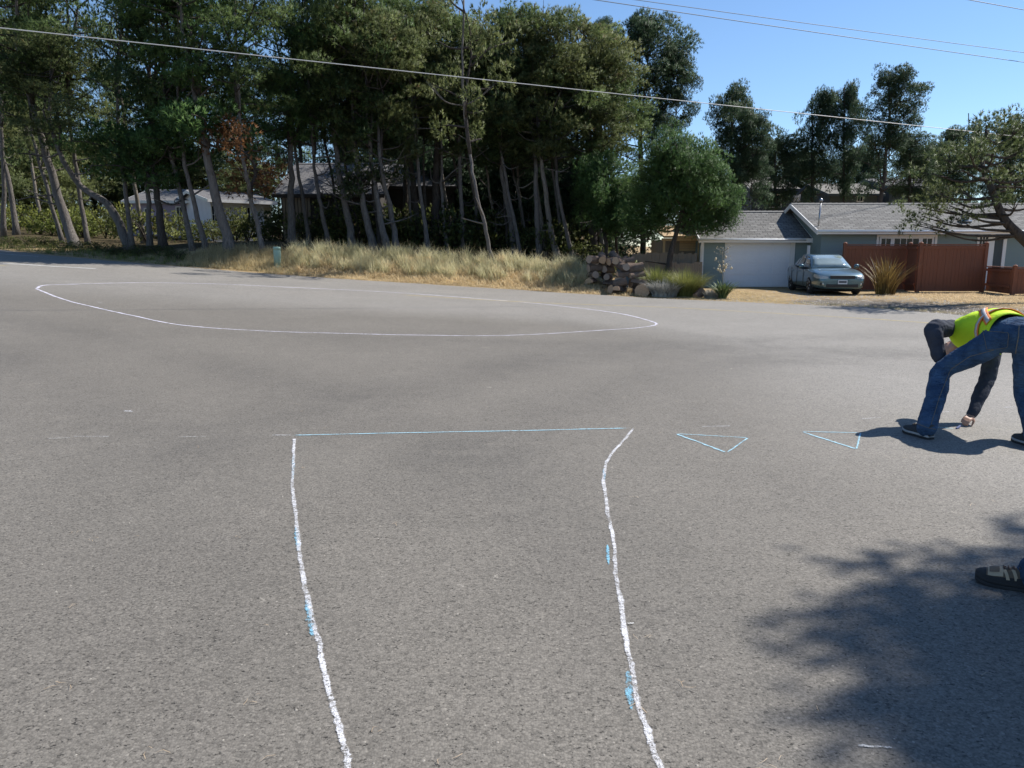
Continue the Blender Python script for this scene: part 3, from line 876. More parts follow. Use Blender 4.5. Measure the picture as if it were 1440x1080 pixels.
# rows deeper in the wood: alike, told apart by nothing
def simple_tree(name, label, b, h, key, mat, barkm, width, cs, kxy, group, seed, lean=0.0):
    rnd = random.Random(seed)
    root = tag(empty(name, b - Vector((0, 0, .1))), label, 'tree', group)
    z0 = b.z - .1
    pts = [Vector(root.location)]
    lx = -lean * h * .12 + rnd.uniform(-.3, .3)
    for k in (.3, .6, 1.0):
        pts.append(Vector((b.x + lx * k + rnd.uniform(-.15, .15), b.y + rnd.uniform(-.2, .2), z0 + h * k * .95)))
    t, c = trunk_part(root, pts, width / 2, .03, barkm, seed, 4)
    i = int(cs * (len(c) - 1)); q = c[i]
    sz = (z0 + h - q.z) / PROTO[key]['H']
    crown_part(root, key, mat, q - Vector(root.location), kxy, sz, rnd.uniform(0, 6.28), None)
    return root
rnd = random.Random(77)
n = 0; spots = []
while n < 27:
    X = rnd.uniform(-40, 5.0); v = rnd.uniform(6.5, 36)
    Y = float(np.interp(X, EDGE[:, 0], EDGE[:, 1])) + v * 1.05
    px = 720 + X / Y * FOC / cp
    if px < -120: continue
    if X > -9 and v < 12.5: continue
    if px < 400 and v < 15: continue
    if 100 < px < 430 and v < 30: continue             # clearing with the white house
    if 375 < px < 600 and 8 < v < 22 and n > 8: continue   # the dark house
    if 375 < px < 590 and 5.5 < v < 19: continue
    if any(math.hypot(X - a, Y - b_) < 1.9 for a, b_ in spots): continue
    spots.append((X, Y)); n += 1
    h = rnd.uniform(9.5, 12.2) + (1.5 if px < 520 else -.4) + v * .06
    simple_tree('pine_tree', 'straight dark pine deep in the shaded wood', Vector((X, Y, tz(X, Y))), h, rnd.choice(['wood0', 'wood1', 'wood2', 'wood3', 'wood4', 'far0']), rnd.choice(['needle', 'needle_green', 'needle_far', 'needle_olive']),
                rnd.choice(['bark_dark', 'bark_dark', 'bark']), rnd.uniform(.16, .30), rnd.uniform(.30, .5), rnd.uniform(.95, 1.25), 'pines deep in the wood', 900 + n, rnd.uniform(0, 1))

for i, (px, v) in enumerate([(436, 8), (478, 9), (510, 10), (536, 8.5), (582, 10), (603, 8), (628, 9), (638, 12), (662, 10), (676, 12), (715, 11), (733, 9.5), (748, 12), (768, 10), (797, 11), (808, 9.5), (820, 12), (860, 11), (872, 12.5)]):
    b = at_v(px, v)
    simple_tree('pine_tree', 'slim bare stemmed pine standing in the shaded middle of the wood', b, rnd.uniform(9.5, 11.5), rnd.choice(['wood0', 'wood2', 'wood4', 'sparse']), rnd.choice(['needle', 'needle_olive']),
                rnd.choice(['bark', 'bark_dark', 'bark_pale']), rnd.uniform(.14, .24), rnd.uniform(.5, .62), rnd.uniform(.75, .95), 'slim pines in the middle of the wood', 1100 + i, rnd.uniform(.4, 1.6))

# bushy young pines that close the dark of the wood behind the trunks
for i, (px, Y, k) in enumerate([(470, 52, 1.1), (560, 50, 1.3), (640, 45, 1.25), (690, 44, 1.2), (735, 43, 1.3), (790, 43, 1.25), (845, 41, 1.15), (660, 50, 1.5), (760, 50, 1.5), (60, 55, 1.4), (0, 52, 1.4), (140, 62, 1.5), (215, 64, 1.5), (290, 62, 1.4), (350, 58, 1.2)]):
    q = P(px, 354, Y); b = Vector((q.x, q.y, tz(q.x, q.y)))
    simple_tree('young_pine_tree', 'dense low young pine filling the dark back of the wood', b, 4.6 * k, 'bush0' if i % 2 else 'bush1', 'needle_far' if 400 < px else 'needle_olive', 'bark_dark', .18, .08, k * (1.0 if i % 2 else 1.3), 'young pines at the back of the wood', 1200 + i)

# the two bushy pines by the woodpile
def box_tree(name, label, px_trunk, base, pxc, ytop, ybot, halfw, key, mat, barkm, width, seed, group=None, extra=(), sy=1.0):
    """crown given by its box in the picture, at the distance of its base"""
    Y = base.y
    root = tag(empty(name, base - Vector((0, 0, .1))), label, 'tree', group)
    top = P(pxc, ytop, Y); bot = P(pxc, ybot, Y)
    hw = (P(pxc + halfw, ybot, Y) - P(pxc, ybot, Y)).x
    pts = [Vector(root.location), Vector((base.x * .7 + bot.x * .3, Y, base.z + (bot.z - base.z) * .6)) if bot.z > base.z + .8 else base.lerp(top, .3), bot.lerp(top, .35), bot.lerp(top, .9)]
    t, c = trunk_part(root, pts, width / 2, .03, barkm, seed, 3)
    rnd = random.Random(seed)
    pr = PROTO[key]
    crown_part(root, key, mat, bot - Vector(root.location), hw / pr['R'] * .92, (top.z - bot.z) / pr['H'] * .97, rnd.uniform(0, 6.28), None, 'crown', sy)
    for (ex, eyt, eyb, ehw, ek) in extra:
        et = P(ex, eyt, Y + rnd.uniform(-.6, .6)); eb = P(ex, eyb, Y)
        w_ = (P(ex + ehw, eyb, Y) - P(ex, eyb, Y)).x
        crown_part(root, ek, mat, eb - Vector(root.location), w_ / PROTO[ek]['R'], (et.z - eb.z) / PROTO[ek]['H'], rnd.uniform(0, 6.28), None, 'crown', sy)
    return root
b = P(934, 372, 31.2); b.z = tz(b.x, b.y)
box_tree('bushy_pine_tree', 'rounded bushy green pine beside the garage', 934, b, 962, 188, 330, 74, 'bush0', 'needle_green', 'bark_dark', .36, 1301, None,
         [(912, 262, 338, 42, 'bush1'), (1008, 232, 325, 32, 'bush1'), (925, 215, 290, 42, 'bush1'), (975, 240, 330, 45, 'bush1')], .5)
b = P(852, 366, 35.5); b.z = tz(b.x, b.y)
box_tree('bushy_pine_tree', 'smaller bushy green pine above the woodpile', 852, b, 852, 212, 322, 46, 'bush1', 'needle_green', 'bark_dark', .26, 1302, None, [(875, 250, 335, 32, 'bush1'), (838, 240, 325, 30, 'bush1')], .7)

# pines behind the houses, against the sky
far = [
 ('tall spreading pine against the sky at the right end of the wood', 905, 900, 8, 235, 66, 'far0', 42, [(850, 22, 120, 30, 'far1'), (948, 60, 200, 28, 'far2')]),
 ('layered pine behind the garage roof', 1040, 1030, 104, 300, 42, 'far1', 45, [(1056, 150, 270, 26, 'far2')]),
 ('low dark pine left of the paired pines', 1092, 1090, 182, 300, 36, 'far2', 50, []),
 ('left of the paired pines above the house ridge', 1140, 1142, 114, 290, 30, 'far0', 50, []),
 ('right of the paired pines above the house ridge', 1186, 1187, 104, 285, 28, 'far1', 50, []),
 ('tallest pine above the house ridge with a clear dark trunk', 1229, 1250, 87, 225, 40, 'far2', 44, [(1238, 170, 285, 36, 'sparse')]),
 ('low spreading pine right of the tallest pine', 1275, 1280, 178, 285, 38, 'far1', 46, []),
 ('broad pine crown behind the house at the right', 1330, 1335, 172, 290, 40, 'far0', 48, []),
 ('pointed spruce top left of the corner pine', 1362, 1362, 143, 300, 24, 'spruce', 60, []),
 ('pointed spruce top at the right edge', 1412, 1413, 137, 300, 26, 'spruce', 60, []),
 ('broad dark pine at the right edge behind the roof', 1420, 1420, 165, 300, 55, 'far2', 50, []),
 ('dense low pine filling the gap behind the garage ridge', 1062, 1062, 205, 320, 40, 'bush0', 70, []),
 ('dense low pine under the paired pines', 1130, 1130, 210, 310, 44, 'bush0', 72, []),
 ('dense low pine between the paired pines and the tallest pine', 1205, 1205, 205, 300, 38, 'bush0', 71, []),
 ('dense low pine right of the tallest trunk', 1300, 1300, 205, 300, 46, 'bush0', 72, []),
 ('dark pine between the wood and the garage', 985, 985, 205, 310, 34, 'far2', 48, []),
]
for i, (lab, pt, pc, yt, yb, hw, key, Y, ex) in enumerate(far):
    q = P(pt, 354, Y); b = Vector((q.x, q.y, tz(q.x, q.y)))
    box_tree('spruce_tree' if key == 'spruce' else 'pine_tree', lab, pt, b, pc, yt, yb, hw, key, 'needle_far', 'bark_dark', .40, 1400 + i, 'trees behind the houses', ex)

for i, (X, Y, h) in enumerate([(38, 52, 11), (44, 58, 12), (50, 50, 10), (57, 56, 12), (64, 48, 11), (72, 54, 12), (80, 44, 11), (60, 66, 13), (90, 50, 12), (48, 68, 13)]):
    simple_tree('pine_tree', 'pine beyond the right edge of the picture, past the end of the house', Vector((X, Y, tz(X, Y))), h, 'far%d' % (i % 3), 'needle_far', 'bark_dark', .36, .18, 1.25, 'pines beyond the right edge', 1600 + i)

# leaning shore pine in front of the house at the right edge
def shore_pine():
    Y = 23.2
    b = P(1512, 405, Y); b.z = tz(b.x, b.y)
    root = tag(empty('shore_pine_tree', b - Vector((0, 0, .1))), 'leaning pine with flat spreading boughs in front of the house', 'tree')
    rnd = random.Random(5); rs = np.random.RandomState(55)
    path = [Vector(root.location), P(1475, 372, Y), P(1440, 337, Y), P(1412, 308, Y), P(1396, 270, Y), P(1380, 225, Y + .3), P(1388, 185, Y + .5)]
    c = catmull(path, 5)
    mb = MB(); mb.tube(c, [.20 - .155 * (i / (len(c) - 1)) for i in range(len(c))], 10, True, None, 1, .06, rnd)
    mb.build('trunk', M['bark_dark'], root, True)
    pads = [(1388, 172, .3, .62), (1415, 180, .2, .6), (1438, 172, -.3, .6), (1362, 192, .4, .5), (1345, 205, .2, .5), (1400, 205, -.5, .6), (1430, 210, .3, .6), (1330, 222, .2, .48), (1312, 240, 0, .42), (1350, 232, -.4, .5),
            (1380, 228, .8, .5), (1452, 200, .4, .7), (1465, 235, .1, .7), (1300, 262, .2, .36), (1322, 268, -.3, .42), (1348, 262, .3, .45), (1296, 300, .2, .34), (1284, 312, -.2, .28), (1315, 292, 0, .42), (1335, 285, .5, .42),
            (1355, 296, -.3, .36), (1308, 318, .2, .30), (1415, 245, -.4, .5), (1440, 258, .3, .5), (1432, 282, -.5, .42), (1470, 280, .1, .6), (1376, 285, .6, .34), (1490, 250, .5, .7), (1340, 310, -.2, .3), (1290, 288, .4, .26), (1365, 212, -.7, .45), (1408, 225, .9, .5)]
    lb = MB(); C = []; Rd = []; C2 = []; R2 = []
    for i, (x, y, dy, r) in enumerate(pads):
        q = P(x, y, Y + dy * 2.2); 
        # limb leaves the trunk a little lower than the bough it carries
        j = min(range(4, len(c)), key=lambda k: abs(c[k].z - (q.z - .35)) + .25 * (c[k] - q).length)
        a = c[j]
        m = a.lerp(q, .5) + Vector((rnd.uniform(-.1, .1), rnd.uniform(-.1, .1), rnd.uniform(-.30, -.05)))
        pa = catmull([a, m, q - Vector((0, 0, .08))], 4)
        lb.tube(pa, lerp_list([.055, .035, .012], len(pa)), 6)
        for k in range(2):
            e = q + Vector((rnd.uniform(-.5, .5), rnd.uniform(-.4, .4), rnd.uniform(-.2, .12))); lb.tube([m.lerp(q, .4), e], [.018, .005], 4)
        dst = (C2, R2) if y > 255 and x < 1350 and rnd.random() < .5 else (C, Rd)
        for k in range(4):
            dst[0].append(tuple(q + Vector((rnd.gauss(0, .32), rnd.gauss(0, .35), rnd.gauss(0, .09))))); dst[1].append(r * rnd.uniform(.5, .85))
    lb.build('limbs', M['bark_dark'], root, True)
    off = np.array(root.location)
    link_mesh('crown', clumps_mesh('crown', rs, np.array(C) - off, Rd, .5, 60, 10, .13, .022), M['needle_olive'], root)
    link_mesh('crown', clumps_mesh('crown', rs, np.array(C2) - off, R2, .45, 50, 10, .13, .022), M['needle_olive'], root)
shore_pine()

# tall pine standing right of the photographer; its shade falls on the asphalt
def shade_tree():
    b = Vector((15.6, 8.6, tz(15.6, 8.6)))
    root = tag(empty('tall_pine_tree', b), 'tall pine outside the picture on the right whose shade falls across the asphalt', 'tree')
    rnd = random.Random(61); rs = np.random.RandomState(61)
    t, c = trunk_part(root, [b, b + Vector((-.3, -.2, 4)), b + Vector((-1.6, -.7, 8)), b + Vector((-2.6, -1.2, 12))], .28, .05, 'bark', 31, 3)
    lb = MB(); C = []; Rd = []
    spots = [(1165, 880, .15), (1225, 838, .20), (1215, 885, .22), (1285, 815, .22), (1270, 870, .30), (1350, 850, .36), (1330, 905, .34), (1290, 925, .22), (1400, 905, .40), (1390, 800, .18), (1430, 738, .14),
             (1420, 960, .32), (1375, 965, .26), (1440, 830, .4), (1480, 880, .5), (1480, 780, .35), (1440, 1030, .18), (1350, 1005, .10), (1500, 960, .5), (1540, 850, .55), (1540, 930, .55), (1600, 880, .6), (1430, 1075, .16), (1255, 985, .16), (1300, 1010, .2), (1230, 1030, .1), (1380, 1060, .14), (1560, 1000, .5), (1660, 900, .6), (1600, 800, .5)]
    for (x, y, r) in spots:
        g = Gnd(x + 45, y); z = 8.4 + rnd.uniform(-.8, .8)
        k = z / math.tan(SUN_EL)
        q = Vector((g.x + SUN_DIR.x * k, g.y + SUN_DIR.y * k, z))
        for j in range(4):
            C.append(tuple(q + Vector((rnd.gauss(0, .13), rnd.gauss(0, .13), rnd.gauss(0, .10))))); Rd.append(r * rnd.uniform(.75, 1.1) + .06)
        a_ = min(c, key=lambda v_: abs(v_.z - (q.z - 1.0)))
        m = a_.lerp(q, .5) + Vector((rnd.uniform(-.2, .2), rnd.uniform(-.2, .2), -.3))
        pa = catmull([a_, m, q], 4); lb.tube(pa, lerp_list([.06, .035, .01], len(pa)), 5)
    off = np.array(b)
    lb.build('limbs', M['bark_dark'], root, True)
    link_mesh('crown', clumps_mesh('crown', rs, np.array(C) - off, Rd, .6, 36, 12, .13, .022), M['needle'], root)
    crown_part(root, 'wood0', 'needle', Vector((1.6, .6, 6.5)), .9, .9, .4)
shade_tree()

# ------------------------------------------------------------------ undergrowth
def shrub_proto(seed, w, h, cnt, per=46, length=.085, width=.05):
    rs = np.random.RandomState(seed)
    C = []; r = []
    for i in range(cnt):
        a = rs.uniform(0, 6.28); q = w * math.sqrt(rs.rand()) * .8
        zz = h * rs.uniform(.15, .85) * math.sqrt(max(.15, 1 - (q / w) ** 2))
        C.append((math.cos(a) * q, math.sin(a) * q, zz)); r.append(rs.uniform(.22, .42))
    return clumps_mesh('foliage', rs, C, r, .8, per * 2.2, 6, length, width, .35, .6)
SHRUB = [shrub_proto(40 + i, 1.1, 1.25, 16) for i in range(4)]
def stems(seed, w, h):
    rnd = random.Random(seed); mb = MB()
    for i in range(6):
        a = rnd.uniform(0, 6.28)
        mb.tube([(0, 0, -.05), (math.cos(a) * w * .3, math.sin(a) * w * .3, h * .5), (math.cos(a) * w * .7, math.sin(a) * w * .7, h * .8)], [.02, .015, .006], 5)
    return mb.mesh('stems', True)
STEM = stems(3, 1.0, 1.2); STEM.materials.append(M['bark_dark'])
SHM = {}
def shrub(px, v, s, sz, mat, label, group, seed, Y=None):
    rnd = random.Random(seed)
    if Y is None: b = at_v(px, v)
    else:
        b = P(px, 354, Y); b.z = tz(b.x, b.y)
    root = tag(empty('shrub', b, rnd.uniform(0, 6.28)), label, 'shrub', group)
    k = (seed % 4, mat)
    if k not in SHM:
        me = SHRUB[k[0]] if not SHRUB[k[0]].materials else SHRUB[k[0]].copy()
        me.materials.clear(); me.materials.append(M[mat]); SHM[k] = me
    o = link_mesh('foliage', SHM[k], None, root); o.scale = (s, s, sz)
    t = link_mesh('stems', STEM, None, root); t.scale = (s, s, sz)
rnd = random.Random(9)
k = 0
for px in list(range(250, 860, 26)):
    k += 1
    shrub(px + rnd.uniform(-8, 8), rnd.uniform(9.5, 12.5), rnd.uniform(1.0, 1.5), rnd.uniform(.9, 1.5), 'leaf', 'dark leafy shrub among the pine trunks', 'shrubs under the pines', 2000 + k)
for px in list(range(-30, 240, 30)) + [20, 75, 130]:
    k += 1
    shrub(px, rnd.uniform(5.5, 8.5), rnd.uniform(1.0, 1.5), rnd.uniform(.9, 1.5), 'leaf_bright' if px < 150 else 'leaf', 'bright leafy shrub behind the left pines' if px < 150 else 'dark leafy shrub left of the white house', 'shrubs behind the left pines', 2100 + k)
for px in range(420, 850, 40):
    k += 1
    shrub(px, rnd.uniform(9, 14), 1.7, 1.9, 'leaf', 'tall dark shrub in the depth of the wood', 'shrubs deep in the wood', 2200 + k)
shrub(163, 7, 1.15, 1.7, 'leaf_bright', 'sunlit yellow green shrub beside the white house', None, 2301, 44)
shrub(118, 7, .9, 1.3, 'leaf_bright', 'sunlit shrub left of the tilted trunk', None, 2302, 42)
shrub(348, 7, .8, 1.2, 'leaf_bright', 'sunlit shrub between the white and dark houses', None, 2303, 46)
shrub(892, 7, .7, 1.15, 'leaf_bright', 'yellow green shrub left of the old plank fence', None, 2304, 32.5)
for i, px in enumerate((15, 40, 62, 85, 112, 140, 165, 195, 222, 250)):
    shrub(px, 1.6 + .2 * (i % 3), .55, .38, 'leaf', 'low dark shrub on the shaded verge at left', 'low shrubs on the shaded verge', 2400 + i)

# ------------------------------------------------------------------ grasses
def blade_mesh(name, B, az, L, lean, w, tint, seg=3):
    """curved grass blades: B base points (n,3)"""
    n = len(B); V = []; T = []
    d = np.stack([np.cos(az), np.sin(az), 0 * az], 1); s = np.stack([-np.sin(az), np.cos(az), 0 * az], 1)
    ring = []
    for k in range(seg + 1):
        t = k / seg
        c = B + d * (L * np.sin(lean) * t ** 1.8)[:, None] + np.array([0, 0, 1]) * (L * (t - .35 * np.sin(lean) * t * t))[:, None]
        ww = w * (1 - t) ** .7 * .5
        ring.append((c - s * ww[:, None], c + s * ww[:, None]))
    Vs = np.stack([q for r_ in ring for q in r_], 1)      # n, 2(seg+1), 3
    m = 2 * (seg + 1)
    base = (np.arange(n) * m)[:, None]
    F = []
    for k in range(seg):
        F.append(np.concatenate([base + 2 * k, base + 2 * k + 1, base + 2 * k + 3, base + 2 * k + 2], 1))
    F = np.stack(F, 1).reshape(-1, 4)
    return np_mesh(name, Vs.reshape(-1, 3), F, {'tint': np.repeat(tint, m)}, True)
rs = np.random.RandomState(21)
def verge_grass(name, nt, xr, vr, per, hl, mat, label, tintb=.5, wd=.016, dens=None, ln=.35):
    X = rs.uniform(*xr, nt); v = vr[0] + (vr[1] - vr[0]) * rs.rand(nt)
    Y = np.interp(X, EDGE[:, 0], EDGE[:, 1]) + v * 1.05
    keep = np.ones(nt, bool) if dens is None else rs.rand(nt) < dens(X, v)
    X, Y, v = X[keep], Y[keep], v[keep]
    idx = np.repeat(np.arange(len(X)), per)
    bx = X[idx] + rs.normal(0, .07, len(idx)); by = Y[idx] + rs.normal(0, .07, len(idx))
    bz = ter(bx, by) - .02
    hh = (hl[0] + (hl[1] - hl[0]) * rs.rand(len(X)))[idx] * rs.uniform(.6, 1.15, len(idx)) * (.45 + .55 * sstep(v[idx], .1, 1.3))
    az = rs.uniform(0, 6.28, len(idx)); lean = np.abs(rs.normal(ln, .3, len(idx)))
    ti = np.clip(rs.normal(tintb, .22, len(X))[idx] + rs.normal(0, .1, len(idx)), 0, 1)
    me = blade_mesh(name, np.stack([bx, by, bz], 1), az, hh, np.clip(lean, 0, 1.3), np.full(len(idx), wd), ti)
    tag(link_mesh(name, me, M[mat]), label, 'grass', None, 'stuff')
def patchy(X, v):
    q = np.sin(X * 1.9 + 1) * np.sin(v * 2.6 + X * .8) + .6 * np.sin(X * 4.3 + v * 3.1) + .4
    near = np.hypot(np.maximum(0, 3.4 - X) * .6, 0)
    return np.where((X > 3.2) & (v < 2.6), 0.0, np.clip(.55 + .5 * q, .12, 1))
verge_grass('dry_grass', 900, (-9.0, 3.5), (1.3, 3.6), 28, (.40, .82), 'grass_tuft', 'tall grey green beach grass tufts along the sunlit verge', .5, .017, patchy, .62)
verge_grass('dry_grass', 3000, (-9.0, 4.6), (.05, 2.4), 12, (.16, .40), 'grass_dry', 'matted dry straw along the sunlit verge', .6, .018, lambda X, v: np.where(X > 3.2, .3, .85 + 0 * X), 1.0)
verge_grass('dry_grass', 700, (-13, -8.2), (.3, 3.0), 16, (.25, .55), 'grass_dry', 'shaded beach grass left of the green pedestal', .35)
verge_grass('dry_grass', 520, (-27, -12), (.2, 2.2), 12, (.12, .34), 'grass_green', 'short shaded grass along the left verge', .3)
verge_grass('dry_grass', 2600, (-9, 16), (-.05, 1.0), 7, (.05, .13), 'grass_dry', 'cropped straw along the edge of the tarmac', .5, .012)
verge_grass('dry_grass', 1800, (4.2, 9), (.6, 6.0), 8, (.04, .11), 'grass_dry', 'cropped straw in the yard by the garage', .45, .012)
def yard_straw():
    n = 2600
    X = rs.uniform(13.5, 24, n); Y = rs.uniform(21, 28.7, n); v = edge_v(X, Y)
    k = v > 3.5; X, Y = X[k], Y[k]
    idx = np.repeat(np.arange(len(X)), 6)
    bx = X[idx] + rs.normal(0, .06, len(idx)); by = Y[idx] + rs.normal(0, .06, len(idx))
    me = blade_mesh('dry_grass', np.stack([bx, by, ter(bx, by) - .01], 1), rs.uniform(0, 6.28, len(idx)), rs.uniform(.03, .09, len(idx)), rs.uniform(.2, 1.2, len(idx)), np.full(len(idx), .012), rs.rand(len(idx)))
    tag(link_mesh('dry_grass', me, M['grass_dry']), 'cropped straw before the red fence', 'grass', None, 'stuff')
yard_straw()

def tussock(name, label, b, n, L, spread, w, mat, lean, seed, cat='plant', tb=.5, part='blades'):
    r_ = np.random.RandomState(seed)
    root = tag(empty(name, b), label, cat)
    a = r_.uniform(0, 6.28, n); q = spread * np.sqrt(r_.rand(n))
    B = np.stack([np.cos(a) * q, np.sin(a) * q, np.full(n, -.03)], 1)
    me = blade_mesh(part, B, a + r_.normal(0, .5, n), L * r_.uniform(.65, 1.1, n), np.clip(lean * (q / spread) + r_.normal(0, .15, n), 0, 1.45), np.full(n, w), np.clip(r_.normal(tb, .25, n), 0, 1), 5)
    link_mesh(part, me, M[mat], root)
    return root
def gpt(px, Y):
    q = P(px, 354, Y); q.z = tz(q.x, q.y); return q
tussock('ornamental_grass', 'arching golden green grass mound beside the woodpile', gpt(965, 26.6), 1900, 1.15, .42, .016, 'grass_green', 1.15, 1, 'grass')
tussock('ornamental_grass', 'upright pale green grass clump behind the silver shrub', gpt(925, 27.3), 800, 1.15, .35, .03, 'grass_green', .8, 2, 'grass')
tussock('silver_shrub', 'silvery grey leaved shrub between woodpile and grass mound', gpt(936, 26.4), 800, .75, .42, .035, 'grass_silver', 1.1, 3, 'shrub')
tussock('dry_tussock', 'low dry grey tussock left of the yucca', gpt(1003, 25.9), 420, .42, .25, .02, 'grass_silver', 1.1, 4, 'grass')
y_ = tussock('yucca_plant', 'spiky green yucca with a tall cream flower stalk before the garage door', gpt(1019, 25.7), 150, .78, .12, .06, 'yucca', 1.05, 5, 'plant', .5, 'leaves')
mb = MB(); mb.tube([(0, 0, .2), (-.03, 0, .8), (-.06, .02, 1.35), (-.05, .02, 1.75)], [.022, .02, .014, .006], 6)
rr = random.Random(4); fl = MB(); tw = MB()
for i in range(46):
    t = rr.uniform(.85, 1.7); a = rr.uniform(0, 6.28); l = rr.uniform(.08, .28) * (1.25 - .5 * abs(t - 1.2))
    e = Vector((-.05 + math.cos(a) * l, math.sin(a) * l, t + rr.uniform(0, .15)))
    tw.tube([(-.05, .02, t - .05), e], [.006, .004], 4)
    if t < 1.3 and i % 2 == 0:
        fl.lathe([(.004, .06), (.032, .03), (.042, -.015), (.03, -.04)], e, 7)
    else:
        fl.lathe([(.003, .03), (.010, .01), (.003, -.02)], e, 5)
y_['_local'] = 1
mb.build('flower_stalk', M['grass_silver'], y_, True); tw.build('twigs', M['grass_silver'], y_)['kind'] = 'stuff'; fl.build('flowers', M['petal'], y_, True)['kind'] = 'stuff'
f_ = tussock('flax_plant', 'bronze sword leaved flax clump before the red fence', gpt(1250, 27.6), 150, 1.6, .34, .05, 'flax', .72, 6, 'plant', .5, 'leaves')
# ================================================================== buildings
UNIT = MB().box((0, 0, 0), (1, 1, 1)).mesh('board')
UNIT_BY = {}
def unit_box(name, mat, parent, a, b, rot=None):
    """a box from corner a to corner b that shares one mesh per material"""
    if mat not in UNIT_BY:
        me = UNIT.copy(); me.materials.clear(); me.materials.append(M[mat]); UNIT_BY[mat] = me
    o = bpy.data.objects.new(name, UNIT_BY[mat]); COL.objects.link(o)
    o.parent = parent
    off = parent_off(parent)
    c = Vector([(a[i] + b[i]) / 2 for i in range(3)]) - (off or Vector((0, 0, 0)))
    o.location = c; o.scale = [abs(b[i] - a[i]) for i in range(3)]
    if rot: o.rotation_euler = rot
    return o

LAP = MB()
LAP.add([(-.5, 0, 0), (.5, 0, 0), (.5, -.022, 0), (-.5, -.022, 0), (-.5, 0, 1), (.5, 0, 1), (.5, -.006, 1), (-.5, -.006, 1)],
        [(0, 1, 2, 3), (7, 6, 5, 4), (3, 2, 6, 7), (0, 3, 7, 4), (2, 1, 5, 6), (1, 0, 4, 5)])
LAPM = LAP.mesh('siding_board'); LAPM.materials.append(M['siding'])
def siding(parent, x0, x1, y, z0, z1, holes=(), step=.155):
    off = parent_off(parent)
    z = z0
    while z < z1 - .02:
        h = min(step, z1 - z)
        segs = [(x0, x1)]
        for (hx0, hx1, hz0, hz1) in holes:
            if z + h > hz0 + .01 and z < hz1 - .01:
                ns = []
                for a, b in segs:
                    if hx0 > a: ns.append((a, min(b, hx0)))
                    if hx1 < b: ns.append((max(a, hx1), b))
                segs = [s for s in ns if s[1] - s[0] > .03]
        for a, b in segs:
            o = bpy.data.objects.new('siding_board', LAPM); COL.objects.link(o); o.parent = parent
            o.location = Vector(((a + b) / 2, y, z)) - off; o.scale = (b - a, 1, h)
        z += step

def glazed(parent, x0, x1, y, z0, z1, cols, rows, name='window', fw=.07, glass='glass_dark', trim='white_trim'):
    """a window: frame as the part, panes and muntins as its sub-parts"""
    mb = MB()
    mb.b2((x0, y - .05, z0), (x0 + fw, y, z1)); mb.b2((x1 - fw, y - .05, z0), (x1, y, z1))
    mb.b2((x0 + fw, y - .05, z1 - fw), (x1 - fw, y, z1)); mb.b2((x0 + fw, y - .05, z0), (x1 - fw, y, z0 + fw))
    w = mb.build(name, M[trim], parent)
    off = parent_off(parent)
    gx0, gx1, gz0, gz1 = x0 + fw, x1 - fw, z0 + fw, z1 - fw
    for i in range(cols):
        for j in range(rows):
            a0 = gx0 + (gx1 - gx0) * i / cols; a1 = gx0 + (gx1 - gx0) * (i + 1) / cols
            c0 = gz0 + (gz1 - gz0) * j / rows; c1 = gz0 + (gz1 - gz0) * (j + 1) / rows
            unit_box('pane', glass, w, (a0 + .004, y - .014, c0 + .004), (a1 - .004, y - .006, c1 - .004))
    for i in range(1, cols):
        xx = gx0 + (gx1 - gx0) * i / cols
        unit_box('muntin', trim, w, (xx - .012, y - .032, gz0), (xx + .012, y - .003, gz1))
    for j in range(1, rows):
        zz = gz0 + (gz1 - gz0) * j / rows
        unit_box('muntin', trim, w, (gx0, y - .030, zz - .012), (gx1, y - .002, zz + .012))
    return w

def gable_roof(parent, x0, x1, ye, yr, yb, ze, zr, mat, trim='white_trim', th=.12, caps=True, fascia=True):
    zb = ze + (zr - ze) * 0 if abs((yb - yr) - (yr - ye)) < .01 else zr - (zr - ze) * (yb - yr) / (yr - ye)
    mb = MB()
    mb.prism([(x0, ye, ze), (x0, yr, zr), (x0, yb, zb), (x0, yb, zb - th), (x0, yr, zr - th), (x0, ye, ze - th)], (x1 - x0, 0, 0))
    r = mb.build('roof', M[mat], parent)
    if fascia:
        unit_box('fascia', trim, parent, (x0 - .02, ye - .035, ze - th - .06), (x1 + .02, ye - .004, ze - .004))
        for x in (x0, x1):
            s = -1 if x == x0 else 1
            m2 = MB()
            m2.prism([(x, ye - .03, ze - .012), (x, yr, zr - .002), (x, yb, zb - .012), (x, yb, zb - .2), (x, yr, zr - .19), (x, ye - .03, ze - .2)], (s * .035, 0, 0))
            m2.build('bargeboard', M[trim], parent)
    if caps:
        cm = MB(); cm.prism([(0, -.13, -.055), (0, 0, .012), (0, .13, -.055), (0, .13, -.035), (0, 0, .034), (0, -.13, -.035)], (.27, 0, 0))
        cme = cm.mesh('ridge_cap'); cme.materials.append(M[mat])
        off = Vector(r.location) + parent_off(parent)
        k = 0; x = x0
        while x < x1 - .25:
            o = bpy.data.objects.new('ridge_cap', cme); COL.objects.link(o); o.parent = r
            o.location = Vector((x, yr, zr + .004)) - off; o.rotation_euler = (0, R(-2.5), 0); x += .26
    return r

